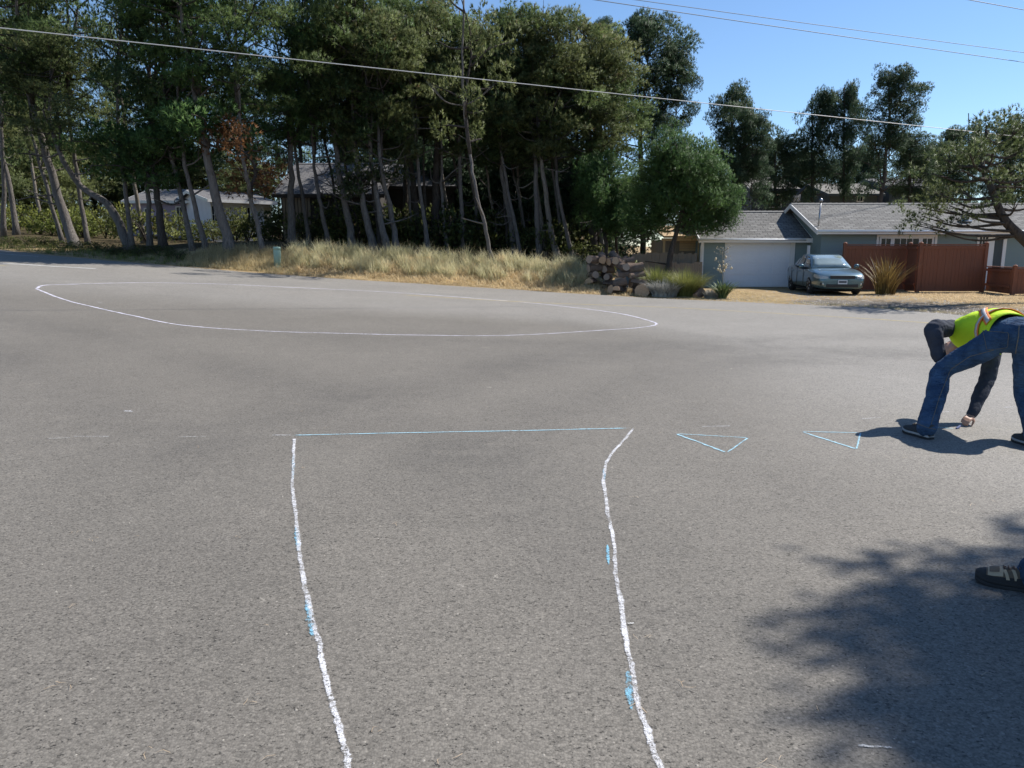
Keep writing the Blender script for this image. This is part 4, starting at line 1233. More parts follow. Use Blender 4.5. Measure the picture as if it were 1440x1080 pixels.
# ---- blue grey bungalow with attached garage
g0 = tz(11, 33)
house = tag(empty('bungalow', (12.9, 33, g0)), 'low blue grey bungalow with grey shingle roof and attached white garage door', 'house')
zE = P(1150, 323, 31.0).z; zR = P(1112, 286.5, 34.2).z
hx0 = P(1150, 323, 31.0).x; hx1 = 30.0
wy = 31.45
MB().prism([(hx0 + .35, wy, g0 - .2), (hx0 + .35, wy, zE - .02), (hx0 + .35, 34.2, zR - .15), (hx0 + .35, 37.0, zE - .02), (hx0 + .35, 37.0, g0 - .2)], (hx1 - hx0 - .7, 0, 0)).build('wall', M['siding'], house)
gable_roof(house, hx0, hx1, 31.0, 34.2, 37.4, zE, zR, 'shingle')
def hx(px, y=wy): return P(px, 340, y).x
wz1 = P(1240, 330, wy).z
holes = [(hx(1232), hx(1317), 1.0, wz1), (hx(1373), hx(1398), g0, wz1 + .02), (hx(1398), hx(1415), g0, wz1 + .25)]
siding(house, hx0 + .35, hx1 - .4, wy, g0, zE - .12, holes)
x0, x1 = hx(1232), hx(1317)
MB().b2((x0, wy - .045, wz1 - .09), (x1, wy + .01, wz1)).b2((x0, wy - .045, 1.0), (x0 + .09, wy + .01, wz1 - .09)).b2((x1 - .09, wy - .045, 1.0), (x1, wy + .01, wz1 - .09)).b2((x0 - .03, wy - .07, .93), (x1 + .03, wy + .01, 1.0)).build('window_surround', M['white_trim'], house)
glazed(house, hx(1236.5), hx(1254.5), wy + .01, 1.0, wz1 - .09, 2, 2)
glazed(house, hx(1254.8), hx(1294), wy + .01, 1.0, wz1 - .09, 4, 3)
glazed(house, hx(1294.3), hx(1312.5), wy + .01, 1.0, wz1 - .09, 2, 2)
glazed(house, hx(1373.5), hx(1392), wy, g0 + .15, wz1, 3, 5, 'glazed_door', .09)
unit_box('door_jamb', 'white_trim', house, (hx(1392) + .003, wy - .04, g0), (hx(1398), wy + .01, wz1 + .1))
unit_box('recess_shade_panel', 'slate_wall', house, (hx(1398) + .003, wy - .02, g0), (hx(1410), wy + .01, zE - .15))  # flat dark panel, its colour stands in for a shaded entry recess
unit_box('corner_board', 'white_trim', house, (hx(1410.3), wy - .05, g0), (hx(1415), wy + .01, zE - .15))
# garage
ge_z = P(985, 335, 32.35).z; gr_z = P(1040, 297.5, 35.0).z
gx0 = P(984, 335, 32.35).x; gx1 = hx0 + .34
gy = 32.75
MB().prism([(gx0 + .22, gy, g0 - .2), (gx0 + .22, gy, ge_z - .06), (gx0 + .22, 35.0, gr_z - .15), (gx0 + .22, 37.3, ge_z + .05), (gx0 + .22, 37.3, g0 - .2)], (gx1 - gx0 - .22, 0, 0)).build('garage_wall', M['siding'], house)
gable_roof(house, gx0, gx1 - .02, 32.35, 35.0, 37.65, ge_z, gr_z, 'shingle')
dx0, dx1 = P(1021, 370, gy).x, P(1113, 370, gy).x
dz1 = P(1060, 337.5, gy).z
siding(house, gx0 + .22, hx0 + .30, gy, g0, ge_z - .10, [(dx0 - .01, dx1 + .14, g0, dz1 + .14)])
door = MB().b2((dx0 + .0, gy - .03, g0 + .02), (dx1 - .1, gy + .01, dz1)).build('garage_door', M['door_white'], house)
nr = 4
for j in range(nr):
    z0 = g0 + .03 + (dz1 - g0 - .04) * j / nr; z1 = g0 + .03 + (dz1 - g0 - .04) * (j + 1) / nr - .012
    unit_box('door_section', 'door_white', door, (dx0 + .01, gy - .045, z0), (dx1 - .11, gy - .0302, z1))
    for i in range(4):
        xx0 = dx0 + .08 + (dx1 - dx0 - .26) * i / 4; xx1 = dx0 + .08 + (dx1 - dx0 - .26) * (i + 1) / 4 - .07
        for q in range(2):
            zz0 = z0 + (z1 - z0) * (.08 + .46 * q)
            unit_box('raised_panel', 'door_white', door, (xx0, gy - .062, zz0), (xx1, gy - .0452, zz0 + (z1 - z0) * .38))
for (a, b) in (((dx0 - .09, gy - .05, g0), (dx0 - .003, gy + .01, dz1 + .1)), ((dx1 - .097, gy - .05, g0), (dx1 + .10, gy + .01, dz1 + .1))):
    unit_box('door_trim', 'white_trim', house, a, b)
unit_box('door_trim', 'white_trim', house, (dx0 - .002, gy - .05, dz1 + .002), (dx1 - .098, gy + .01, dz1 + .1))
unit_box('corner_board', 'white_trim', house, (gx0 + .20, gy - .05, g0), (gx0 + .29, gy + .03, ge_z - .12))
MB().tube([(gx0 + .12, 32.3, ge_z - .13), (gx0 + .14, 32.6, ge_z - .35), (gx0 + .16, 32.68, g0 + .05)], .035, 8).build('downspout', M['white_trim'], house, True)
MB().b2((hx(1141), wy + .3, g0), (hx(1144), wy + .4, P(1142, 345, wy).z)).build('side_post', M['white_trim'], house)
# service mast, roof vents
q0 = P(1150.5, 318, 31.4); q1 = P(1154.5, 283, 31.5)
ms = MB(); ms.tube([q0 - Vector((0, 0, .3)), q1], .03, 8); ms.build('service_mast', M['metal'], house, True)
MB().lathe([(.07, -.02), (.085, .04), (.05, .10), (.012, .13)], q1, 10).build('mast_cap', M['metal'], house, True)
def roof_vent(px, py, Yr, s):
    q = P(px, py, Yr)
    MB().lathe([(.26 * s, -.05), (.26 * s, .03), (.15 * s, .05), (.15 * s, .17), (.20 * s, .18), (.19 * s, .22), (.03 * s, .28)], q, 14).build('roof_vent', M['metal'], house, True)
roof_vent(1357, 311, 32.0, 1.0)
# gutter along the eave
MB().tube([(hx0, 30.93, zE - .07), (hx1, 30.93, zE - .07)], .05, 8).build('gutter', M['white_trim'], house, True)
MB().tube([(gx0, 32.29, ge_z - .07), (gx1 - .3, 32.29, ge_z - .07)], .045, 8).build('gutter', M['white_trim'], house, True)

# ---- neighbouring houses
def plain_house(name, label, x0, x1, yf, yb, z0, ze, zr, wall, roofm, trim='white_trim', windows=(), axis='X', boards=None):
    root = tag(empty(name, ((x0 + x1) / 2, (yf + yb) / 2, z0)), label, 'house')
    yr = (yf + yb) / 2
    MB().prism([(x0 + .3, yf, z0 - .3), (x0 + .3, yf, ze - .02), (x0 + .3, yr, zr - .16), (x0 + .3, yb, ze - .02), (x0 + .3, yb, z0 - .3)], (x1 - x0 - .6, 0, 0)).build('wall', M[wall], root)
    slope = (zr - ze) / (yr - yf + .45)
    gable_roof(root, x0, x1, yf - .45, yr, yb + .45, ze, zr, roofm, trim)
    for (a, b, c, d, nc, nr_) in windows:
        glazed(root, a, b, yf - .003, c, d, nc, nr_, 'window', .06)
    return root
# white and mauve house in the clearing at left
Yw = 46
zr_ = P(230, 262, Yw + 3).z; ze_ = P(230, 281, Yw).z
wx = lambda px: P(px, 300, Yw).x
zg = tz(wx(240), Yw)
wh = plain_house('white_house', 'white house with grey roof seen between the left pines', wx(236), wx(336), Yw, Yw + 6, zg, ze_, zr_ - .35, 'white_wall', 'shingle_mid', 'white_trim',
                 [(wx(243), wx(252), zg + .9, zg + 2.0, 2, 2), (wx(290), wx(300), zg + .9, zg + 2.0, 2, 1)])
wh.rotation_euler = (0, 0, R(42))
unit_box('door', 'cream_wall', wh, (wx(320), Yw - .04, zg), (wx(331), Yw - .003, zg + 2.0))
mh = plain_house('mauve_house', 'mauve house with grey roof behind the tilted trunk', wx(148), wx(250), Yw + 2.5, Yw + 9, zg, ze_ + .1, zr_, 'mauve_wall', 'shingle_mid', 'white_trim',
                 [(wx(175), wx(184), zg + .9, zg + 2.0, 2, 1), (wx(222), wx(233), zg + .9, zg + 2.1, 2, 2)])
# dark house with big grey roof
Yd = 38.5
dxx = lambda px: P(px, 290, Yd).x
zgd = tz(dxx(450), Yd + 2)
zed = P(450, 273, Yd).z; zrd = P(450, 229, Yd + 4).z
dh = plain_house('dark_house', 'dark stained house under a broad grey roof behind the pines', dxx(384), dxx(540), Yd + .4, Yd + 8.4, zgd, zed, zrd, 'darkwood', 'shingle_mid', 'darkwood', [(dxx(470), dxx(484), zgd + .9, zgd + 1.9, 2, 1)])
for i in range(9):
    unit_box('wall_batten', 'greywood', dh, (dxx(386) + .3 + i * .16, Yd + .36, zgd), (dxx(386) + .42 + i * .16, Yd + .398, zed - .15))
dh2 = plain_house('dark_house_wing', 'set back wing of the dark house with a small skylight', dxx(520), dxx(640), Yd + 3.5, Yd + 11, zgd, P(560, 262, Yd + 3.3).z, P(560, 232, Yd + 7).z, 'darkwood', 'shingle_mid', 'darkwood')
q = P(555, 246, Yd + 5.2)
sk = MB().b2((q.x - .28, q.y - .35, q.z - .25), (q.x + .28, q.y + .3, q.z + .1)).build('skylight', M['slate_wall'], dh2)
unit_box('pane', 'white_trim', sk, (q.x - .2, q.y - .37, q.z - .18), (q.x + .2, q.y - .352, q.z + .05))
# houses behind the bungalow
Yn = 56
nx_ = lambda px: P(px, 270, Yn).x
zgn = tz(nx_(1150), Yn)
nh = plain_house('navy_house', 'dark navy house with pale roof behind the garage', nx_(1052), nx_(1122), Yn, Yn + 7, zgn, P(1080, 266, Yn).z, P(1080, 250, Yn + 3.5).z, 'navy_wall', 'shingle_tan', 'navy_wall',
                 [(nx_(1083), nx_(1100), P(1090, 292, Yn).z, P(1090, 273, Yn).z, 2, 1)])
for i in range(5):
    unit_box('balcony_rail_post', 'white_trim', nh, (nx_(1112 + i * 2.2), Yn - .6, P(1110, 284, Yn).z), (nx_(1113 + i * 2.2), Yn - .52, P(1110, 274, Yn).z))
plain_house('teal_house', 'slate teal house with tan roof behind the ridge', nx_(1146), nx_(1222), Yn - 2, Yn + 5, zgn, P(1180, 273, Yn - 2).z, P(1180, 259, Yn + 1.5).z, 'slate_wall', 'shingle_tan', 'slate_wall',
            [(nx_(1188), nx_(1197), P(1190, 284, Yn - 2).z, P(1190, 275, Yn - 2).z, 2, 1)])
plain_house('slate_house', 'plain slate grey house wall behind the tallest pine', nx_(1236), nx_(1330), Yn - 1, Yn + 6, zgn, P(1280, 262, Yn - 1).z, P(1280, 252, Yn + 2.5).z, 'slate_wall', 'shingle_mid', 'slate_wall')

# ---- old plank fence, shed and cabinet left of the garage
def board_fence(name, label, a, b, z0, h, bw, gap, mat, cat='fence', post=True, rail=True, th=.022, jit=0.0, seed=1, cap=None, group=None):
    a = Vector((a[0], a[1], 0)); b = Vector((b[0], b[1], 0)); d = (b - a); L = d.length; ang = math.atan2(d.y, d.x)
    root = tag(empty(name, (a.x, a.y, z0), ang), label, cat, group); root['_local'] = 1
    rnd = random.Random(seed)
    x = 0.0
    while x < L - .02:
        w = min(bw, L - x)
        dz = rnd.uniform(-jit, jit)
        o = unit_box('board', mat, root, (x, -th / 2, .04), (x + w - gap, th / 2, h + dz))
        o.location.y += rnd.uniform(-.004, .004); o.rotation_euler = (0, rnd.uniform(-1, 1) * jit * .15, 0)
        x += bw
    if rail:
        for zz in (.25, h - .14):
            unit_box('rail', mat, root, (.002, th / 2 + .006, zz), (L - .002, th / 2 + .05, zz + .09))
    if cap:
        unit_box('top_rail', mat, root, (.002, -.055, h + .012), (L - .002, .07, h + .05))
        unit_box('front_rail', mat, root, (.003, -th / 2 - .028, h - .13), (L - .003, -th / 2 - .006, h - .02))
    if post:
        for xx in ([0, L] if L < 2.7 else [0, L / 2, L]):
            m = MB().b2((xx - .06, -.06, 0), (xx + .06, .06, h + .07)); m.lathe([(.085, h + .071), (.09, h + .10), (.0, h + .15)], (xx, 0, 0), 4)
            m.build('post', M[mat], root)
    return root
zf = tz(8, 31)
Yq = 31.2
fx = lambda px, Y=Yq: P(px, 354, Y).x
board_fence('plank_fence', 'weathered grey plank fence left of the garage', (fx(895), Yq + 1.0), (fx(992), Yq + 1.4), zf, 1.45, .12, .008, 'greywood', jit=.05, seed=4, post=False)
board_fence('plank_fence', 'darker low plank fence under the bushy pine', (fx(946, 31.9), 31.95), (fx(990, 31.9), 32.05), zf, 1.05, .11, .01, 'greywood', jit=.04, seed=5, post=False)
shed = tag(empty('open_shed', (fx(960, 34), 34, zf)), 'open timber lean to beside the garage', 'shed')
MB().b2((fx(930, 34), 34, zf), (fx(984, 34), 36.5, zf + 2.05)).build('wall', M['greywood'], shed)
MB().prism([(fx(928, 34), 33.2, zf + 2.2), (fx(928, 34), 36.6, zf + 2.75), (fx(928, 34), 36.6, zf + 2.66), (fx(928, 34), 33.2, zf + 2.11)], (fx(984, 34) - fx(928, 34), 0, 0)).build('roof', M['tanwood'], shed)
for i in range(5):
    unit_box('wall_board', 'tanwood', shed, (fx(955, 34), 33.95 - .01 * (i % 2), zf + 1.55 + i * .11), (fx(980, 34), 33.98 - .01 * (i % 2), zf + 1.65 + i * .11))
unit_box('beam', 'tanwood', shed, (fx(930, 33.3), 33.24, zf + 1.98), (fx(984, 33.3), 33.36, zf + 2.10))
for px in (932, 981):
    unit_box('post', 'tanwood', shed, (fx(px, 33.3), 33.25, zf), (fx(px, 33.3) + .09, 33.34, zf + 1.979))
cab = tag(empty('utility_cabinet', (fx(885, 30), 30, tz(fx(885, 30), 30))), 'blue grey utility cabinet behind the woodpile', 'cabinet')
cz = cab.location.z; cx = cab.location.x
MB().b2((cx - .45, 29.75, cz - .05), (cx + .45, 30.3, cz + .82)).build('body', M['box_blue'], cab, bevel=.02)
MB().b2((cx - .48, 29.72, cz + .823), (cx + .48, 30.33, cz + .88)).build('lid', M['box_blue'], cab, bevel=.02)
MB().b2((cx + .3, 29.72, cz + .5), (cx + .36, 29.748, cz + .6)).build('latch', M['metal'], cab)

# ---- red stained fences
zy = tz(16, 29)
p1 = P(1184, 405, 30.2); p2 = P(1275, 405, 30.2); p3 = P(1289, 412, 28.9); p4 = P(1380, 412, 28.9)
board_fence('red_fence', 'red stained board fence panel behind the flax clump', (p1.x, 30.2), (p2.x, 30.2), zy, 1.78, .14, .006, 'redwood', cap=True, seed=7, group='red stained fences')
board_fence('red_fence', 'tall red stained fence panel with framed top at the yard front', (p3.x, 28.9), (p4.x, 28.9), zy, 1.78, .14, .006, 'redwood', cap=True, seed=8, group='red stained fences')
board_fence('red_fence', 'short return of the red fence joining its two panels', (p3.x - .02, 29.05), (p3.x + .15, 30.1), zy, 1.78, .14, .006, 'redwood', cap=True, seed=9, group='red stained fences', post=False)
pa = P(1386, 410, 29.2); pb = P(1422, 415, 27.0)
board_fence('low_red_fence', 'low red fence side running back to the glazed door', (pb.x, 27.06), (pa.x, 29.2), zy, .95, .14, .006, 'redwood', cap=True, seed=10, post=False)
board_fence('low_red_fence', 'low red fence front at the right edge', (pb.x + .03, 27.0), (pb.x + 3.2, 27.0), zy, .95, .14, .006, 'redwood', cap=True, seed=11)

# ---- green utility pedestal
b = at_v(389.5, 1.25)
ped = tag(empty('utility_pedestal', b), 'mint green plastic utility pedestal standing in the verge', 'pedestal')
hh = (P(389, 347, b.y).z - b.z); ped['_local'] = 1
MB().lathe([(.135, -.05), (.135, hh - .14), (.13, hh - .12)], (0, 0, 0), 20).build('body', M['pedestal'], ped, True)
MB().lathe([(.142, hh - .118), (.142, hh - .03), (.12, hh - .005), (.03, hh)], (0, 0, 0), 20).build('cap', M['pedestal'], ped, True)
MB().lathe([(.15, -.04), (.15, .10), (.138, .11)], (0, 0, 0), 20).build('base_ring', M['pedestal'], ped, True)

# ---- woodpile: every log a thing
def log_mesh(seed, split=False):
    rnd = random.Random(seed); seg = 12; n = 5
    V = []; 
    prof = [1 + rnd.uniform(-.10, .10) for _ in range(seg)]
    for i in range(n):
        for j in range(seg):
            a = 2 * math.pi * j / seg; r = prof[j] * (1 + rnd.uniform(-.04, .04)) * (1.05 if i in (0, n - 1) else 1)
            y, z = math.cos(a) * r, math.sin(a) * r
            if split and z < -.05: z = -.05
            V.append((-.5 + i / (n - 1), y, z))
    F = []
    for i in range(n - 1):
        for j in range(seg):
            j2 = (j + 1) % seg
            F.append((i * seg + j, (i + 1) * seg + j, (i + 1) * seg + j2, i * seg + j2))
    bm_ = MB().add(V, F)
    e0 = MB().add([(v[0] - .004, v[1] * .97, v[2] * .97) for v in V[:seg]] + [(v[0] + .01, v[1] * .97, v[2] * .97) for v in V[:seg]], [tuple(range(seg)), tuple(range(seg, 2 * seg))])
    e1 = MB().add([(v[0] + .004, v[1] * .97, v[2] * .97) for v in V[-seg:]] + [(v[0] - .01, v[1] * .97, v[2] * .97) for v in V[-seg:]], [tuple(range(seg)), tuple(range(seg, 2 * seg))])
    return bm_.mesh('bark', True), e0.mesh('cut_face'), e1.mesh('cut_face')
LOGS = []
for i in range(8):
    a, e0, e1 = log_mesh(i, i % 4 == 3)
    a.materials.append(M['log_bark'])
    for e in (e0, e1): e.materials.append(M['log_cut'] if i % 2 else M['log_old'])
    LOGS.append((a, e0, e1))
def log(q, L, r, yaw, pitch, k, label='weathered log stacked in the roadside woodpile', group='logs of the woodpile', name='log'):
    root = tag(empty(name, q), label, 'log', group); root['_local'] = 1
    root.rotation_euler = (rl.uniform(-.3, .3) if k % 4 == 3 else rl.uniform(0, 6.28), pitch, yaw)
    for nm, me in zip(('bark', 'cut_face', 'cut_face'), LOGS[k % 8]):
        o = link_mesh(nm, me, None, root); o.scale = (L, r, r)
rl = random.Random(12)
def pile(pxs, Y, rows, r, L, dz=0.0, yaw=0.0):
    x0, x1 = P(pxs[0], 354, Y).x, P(pxs[1], 354, Y).x
    for j in range(rows):
        z = None
        n = max(2, int((x1 - x0 - j * .22) / (L * 1.02)))
        for i in range(n):
            x = x0 + j * .13 + (i + .5) * (x1 - x0 - j * .22) / n
            for kk in range(2):
                rr_ = r * rl.uniform(.72, 1.25)
                y = Y + (kk - .3) * r * 2.0 + rl.uniform(-.05, .05) + j * .12
                zz = tz(x, y) + r + j * r * 1.72 + dz + rl.uniform(-.02, .02)
                log((x + rl.uniform(-.04, .04), y, zz), L * rl.uniform(.8, 1.05), rr_, yaw + rl.gauss(0, .28) + (rl.choice([0, 0, 0, 1.2, 1.7])), rl.gauss(0, .12), rl.randint(0, 7))
pile((856, 917), 26.95, 4, .15, .58)
pile((818, 872), 28.2, 4, .145, .5, .02, .25)
for i in range(10):
    x = P(rl.uniform(826, 890), 354, 28.2).x; y = rl.uniform(27.6, 28.7)
    log((x, y, tz(x, y) + rl.uniform(1.0, 1.2)), .5, .14, rl.uniform(0, 3), rl.gauss(0, .25), rl.randint(0, 7))
q = gpt(986, 26.0); log(q + Vector((0, 0, .14)), .34, .15, .4, -.7, 1, 'pale cut stump lying at the foot of the grass mound', None, 'stump')
q = gpt(905, 26.5); log(q + Vector((0, 0, .17)), .3, .24, 1.3, 0, 5, 'large round of wood standing on edge at the right of the woodpile', None, 'log')
# ================================================================== parked sedan (local frame: x right, y forward, z up)
M['car_paint'] = simple('grey_teal_car_paint', (.085, .150, .180), (.082, .145, .174), 2, .32, 0, 30, None, .55, .5, .8)
M['tyre'] = simple('tyre_rubber', (.018, .018, .018), (.024, .024, .024), 9, .85)
M['rim'] = simple('alloy_rim', (.42, .43, .44), (.34, .35, .36), 9, .3, 0, 30, None, .9)
M['chrome'] = simple('chrome_trim', (.62, .63, .64), (.55, .56, .57), 9, .12, 0, 30, None, 1.0)
M['black_plastic'] = simple('black_plastic', (.02, .02, .021), (.028, .028, .03), 9, .6)
M['windscreen'] = simple('windscreen_glass_painted_sky', (.30, .36, .34), (.22, .27, .26), 3, .05, 0, 30, None, 0, .9, 1.0)  # pale base colour paints in the sky reflection on the glass
M['car_glass'] = simple('car_window_glass', (.018, .024, .026), (.024, .03, .032), 2, .04, 0, 30, None, 0, .9, 1.0)
M['lamp_glass'] = simple('headlight_lens', (.55, .55, .50), (.46, .46, .42), 14, .12, 0, 30, None, .2, .6, 1.0)
M['plate'] = simple('licence_plate', (.55, .60, .66), (.48, .53, .60), 20, .5)
M['wheel_dark'] = simple('wheel_well', (.012, .012, .012), None, 4, .95)
M['tail_red'] = simple('tail_lamp_red', (.30, .02, .02), None, 4, .2)

def sedan(loc, rz):
    root = tag(empty('parked_car', loc, rz), 'grey teal four door sedan parked nose out before the garage', 'car'); root['_local'] = 1
    ys = [-2.40, -2.36, -2.22, -1.95, -1.6, -1.2, -.7, -.2, .3, .75, 1.0, 1.35, 1.75, 2.05, 2.25, 2.36, 2.41]
    wid = [.66, .76, .84, .885, .90, .905, .91, .91, .91, .908, .905, .90, .885, .85, .79, .70, .60]
    top = [.84, .94, 1.02, 1.045, 1.03, 1.0, .965, .95, .945, .955, .965, .935, .885, .825, .765, .715, .66]
    bot = [.36, .28, .24, .22, .20, .19, .19, .19, .19, .19, .19, .19, .20, .20, .21, .22, .26]
    V = []; n = len(ys); prof = []
    for y, w, t, b_ in zip(ys, wid, top, bot):
        sh = t - .10                                   # shoulder height
        half = [(0, b_), (w * .55, b_), (w * .88, b_ + .015), (w * .965, b_ + .11), (w * .995, b_ + .26), (w, (b_ + sh) / 2 + .08), (w * .985, sh - .045), (w * .945, sh + .02), (w * .84, t - .035), (w * .55, t - .006), (0, t)]
        ring = half + [(-x, z) for x, z in reversed(half[1:-1])]
        prof.append([(x, y, z) for x, z in ring])
    k = len(prof[0]); mb = MB()
    F = []
    for i in range(n - 1):
        for j in range(k):
            j2 = (j + 1) % k
            F.append((i * k + j, i * k + j2, (i + 1) * k + j2, (i + 1) * k + j))
    F.append(tuple(range(k))); F.append(tuple(reversed(range((n - 1) * k, n * k))))
    mb.add([q for p_ in prof for q in p_], F)
    me = mb.mesh('body', True)
    body = link_mesh('body', me, M['car_paint'], root)
    s = body.modifiers.new('sub', 'SUBSURF'); s.levels = 2; s.render_levels = 2
    # wheel arches
    cut = MB()
    for ya in (-1.40, 1.38):
        for sx in (-1, 1):
            cut.lathe([(.365, sx * .60), (.365, sx * 1.1)] if sx > 0 else [(.365, -1.1), (.365, -.60)], (0, ya, .33), 28, 'X')
    cme = cut.mesh('cut'); co = link_mesh('cut', cme)
    bo = body.modifiers.new('arch', 'BOOLEAN'); bo.operation = 'DIFFERENCE'; bo.object = co; bo.solver = 'EXACT'
    dg = bpy.context.evaluated_depsgraph_get()
    new = bpy.data.meshes.new_from_object(body.evaluated_get(dg))
    body.modifiers.clear(); body.data = new
    new.materials.clear(); new.materials.append(M['car_paint']); 
    for p_ in new.polygons: p_.material_index = 0
    bpy.data.objects.remove(co, do_unlink=True)
    new.polygons.foreach_set('use_smooth', [True] * len(new.polygons))
    try: new.set_sharp_from_angle(angle=R(38))
    except Exception: pass
    from mathutils.bvhtree import BVHTree
    BV = BVHTree.FromPolygons([v.co.copy() for v in new.vertices], [tuple(p_.vertices) for p_ in new.polygons])
    # cabin: pillars and roof, then glass set in it
    #        y,    half width, z
    base = [(1.02, .74, .925), (.10, .80, .955), (-.85, .80, .985), (-1.78, .70, 1.01)]
    roof = [(.22, .555, 1.395), (-.10, .585, 1.435), (-.80, .58, 1.445), (-1.12, .54, 1.40)]
    cb = MB(); V = []
    for (y, w, z) in base: V += [(w, y, z), (-w, y, z)]
    for (y, w, z) in roof: V += [(w, y, z), (-w, y, z)]
    F = []
    for i in range(3):
        F.append((2 * i, 2 * i + 2, 8 + 2 * i + 2, 8 + 2 * i)); F.append((2 * i + 1, 8 + 2 * i + 1, 8 + 2 * i + 3, 2 * i + 3))
        F.append((8 + 2 * i, 8 + 2 * i + 2, 8 + 2 * i + 3, 8 + 2 * i + 1))
        F.append((2 * i, 2 * i + 1, 2 * i + 3, 2 * i + 2))
    F.append((0, 8, 9, 1)); F.append((6, 7, 15, 14))
    cb.add(V, F)
    cab = cb.build('cabin', M['car_paint'], root, True, bevel=.05)
    cab.modifiers['bevel'].segments = 3
    def pane(name, q, inset, off, mat='car_glass', curve=0.0):
        """a quad panel set a little proud of the plane q (4 corners, ordered)"""
        q = [Vector(a) for a in q]; c = sum(q, Vector()) / 4
        nrm = (q[1] - q[0]).cross(q[3] - q[0]).normalized()
        if nrm.dot(c - Vector((0, c.y * .6 - .1, .9))) < 0: nrm.negate()
        q = [c + (a - c) * inset for a in q]
        m = MB(); nu, nv = 6, 3
        vs = []
        for i in range(nu + 1):
            for j in range(nv + 1):
                a = q[0].lerp(q[1], i / nu); b2 = q[3].lerp(q[2], i / nu)
                bulge = curve * (1 - (2 * i / nu - 1) ** 2)
                vs.append(a.lerp(b2, j / nv) + nrm * (off + bulge))
        fs = [(i * (nv + 1) + j, (i + 1) * (nv + 1) + j, (i + 1) * (nv + 1) + j + 1, i * (nv + 1) + j + 1) for i in range(nu) for j in range(nv)]
        m.add(vs, fs)
        o = m.build(name, M[mat], root, True)
        so = o.modifiers.new('thick', 'SOLIDIFY'); so.thickness = .012; so.offset = -1
        return o
    def cv(i, s): y, w, z = base[i]; return (s * w, y, z)
    def rv(i, s): y, w, z = roof[i]; return (s * w, y, z)
    pane('windscreen', [cv(0, -1), cv(0, 1), rv(0, 1), rv(0, -1)], .93, .010, 'windscreen', curve=.035)
    pane('rear_window', [cv(3, -1), cv(3, 1), rv(3, 1), rv(3, -1)], .90, .010, curve=.03)
    for s in (-1, 1):
        pane('side_window', [cv(0, s), cv(1, s), rv(1, s), rv(0, s)], .80, .008)
        pane('side_window', [cv(1, s), cv(2, s), rv(2, s), rv(1, s)], .86, .008)
        pane('side_window', [cv(2, s), cv(3, s), rv(3, s), rv(2, s)], .72, .008)
        # door seams, handle, mirror
        for y in (.62, -.33, -1.18):
            MB().b2((s * .905, y - .006, .32), (s * .918, y + .006, .93)).build('door_seam', M['black_plastic'], root)
        for y in (-.12, -1.0):
            MB().b2((s * .90, y - .10, .80), (s * .935, y + .10, .83)).build('door_handle', M['car_paint'], root, bevel=.008)
        mr = MB(); mr.lathe([(.0, -.09), (.06, -.08), (.085, -.02), (.08, .05), (.05, .09), (.0, .1)], (s * 1.0, .62, 1.0), 12, 'X')
        for i in range(len(mr.v)):
            x, y, z = mr.v[i]; mr.v[i] = (x, .62 + (y - .62) * .7, z)
        mo = mr.build('wing_mirror', M['car_paint'], root, True)
        MB().b2((s * .84, .60, .955), (s * .93, .66, .985)).build('mirror_arm', M['black_plastic'], mo)
        # head and tail lamps wrap the corners, laid on the body skin
        def wrap(name, cy, sgn, a0, a1, zlo, zhi, mat):
            m = MB(); vs = []; nu, nv = 10, 4
            for i in range(nu + 1):
                f = i / nu; a = R(a0 + (a1 - a0) * f); dr = Vector((s * math.sin(a), sgn * math.cos(a), 0))
                z0 = np.interp(f, np.linspace(0, 1, len(zlo)), zlo); z1 = np.interp(f, np.linspace(0, 1, len(zhi)), zhi)
                for j in range(nv + 1):
                    z = z0 + (z1 - z0) * j / nv; c0 = Vector((s * .30, cy, z))
                    h = BV.ray_cast(c0 + dr * 3, -dr)
                    vs.append((h[0] if h[0] else c0 + dr * .6) + dr * .008)
            m.add(vs, [(i * (nv + 1) + j, (i + 1) * (nv + 1) + j, (i + 1) * (nv + 1) + j + 1, i * (nv + 1) + j + 1) for i in range(nu) for j in range(nv)])
            return m.build(name, M[mat], root, True)
        wrap('headlight', 1.75, 1, 16, 78, [.60, .585, .60, .66], [.665, .70, .735, .76], 'lamp_glass')
        wrap('tail_light', -1.75, -1, 12, 70, [.72, .72, .76], [.84, .88, .89], 'tail_red')
        MB().lathe([(.05, 2.34), (.05, 2.375), (.02, 2.38)], (s * .63, 0, .40), 10, 'Y').build('fog_light', M['lamp_glass'], root, True)
        MB().b2((s * .53, 2.30, .355), (s * .74, 2.345, .445)).build('fog_recess', M['black_plastic'], root, bevel=.01)
    # nose
    g = MB().b2((-.42, 2.36, .585), (.42, 2.415, .70)).build('grille', M['black_plastic'], root, bevel=.012)
    for i, z in enumerate((.60, .628, .656, .684)):
        MB().b2((-.41 + .015 * i, 2.39, z - .006), (.41 - .015 * i, 2.432, z + .006)).build('grille_bar', M['chrome'], g)
    MB().lathe([(.055, 2.43), (.055, 2.44), (.03, 2.445)], (0, 0, .645), 16, 'Y').build('badge', M['chrome'], g, True)
    MB().b2((-.55, 2.36, .285), (.55, 2.41, .40)).build('lower_intake', M['black_plastic'], root, bevel=.015)
    MB().b2((-.16, 2.425, .40), (.16, 2.437, .55)).build('number_plate', M['plate'], root)
    MB().b2((-.13, 2.4372, .45), (.13, 2.439, .51)).build('plate_characters', M['navy_wall'], root)
    MB().b2((-.64, .80, .952), (.62, .83, .966)).build('wiper', M['black_plastic'], root)
    MB().b2((-.78, -1.9, .13), (.78, 2.0, .20)).build('underbody', M['wheel_dark'], root)
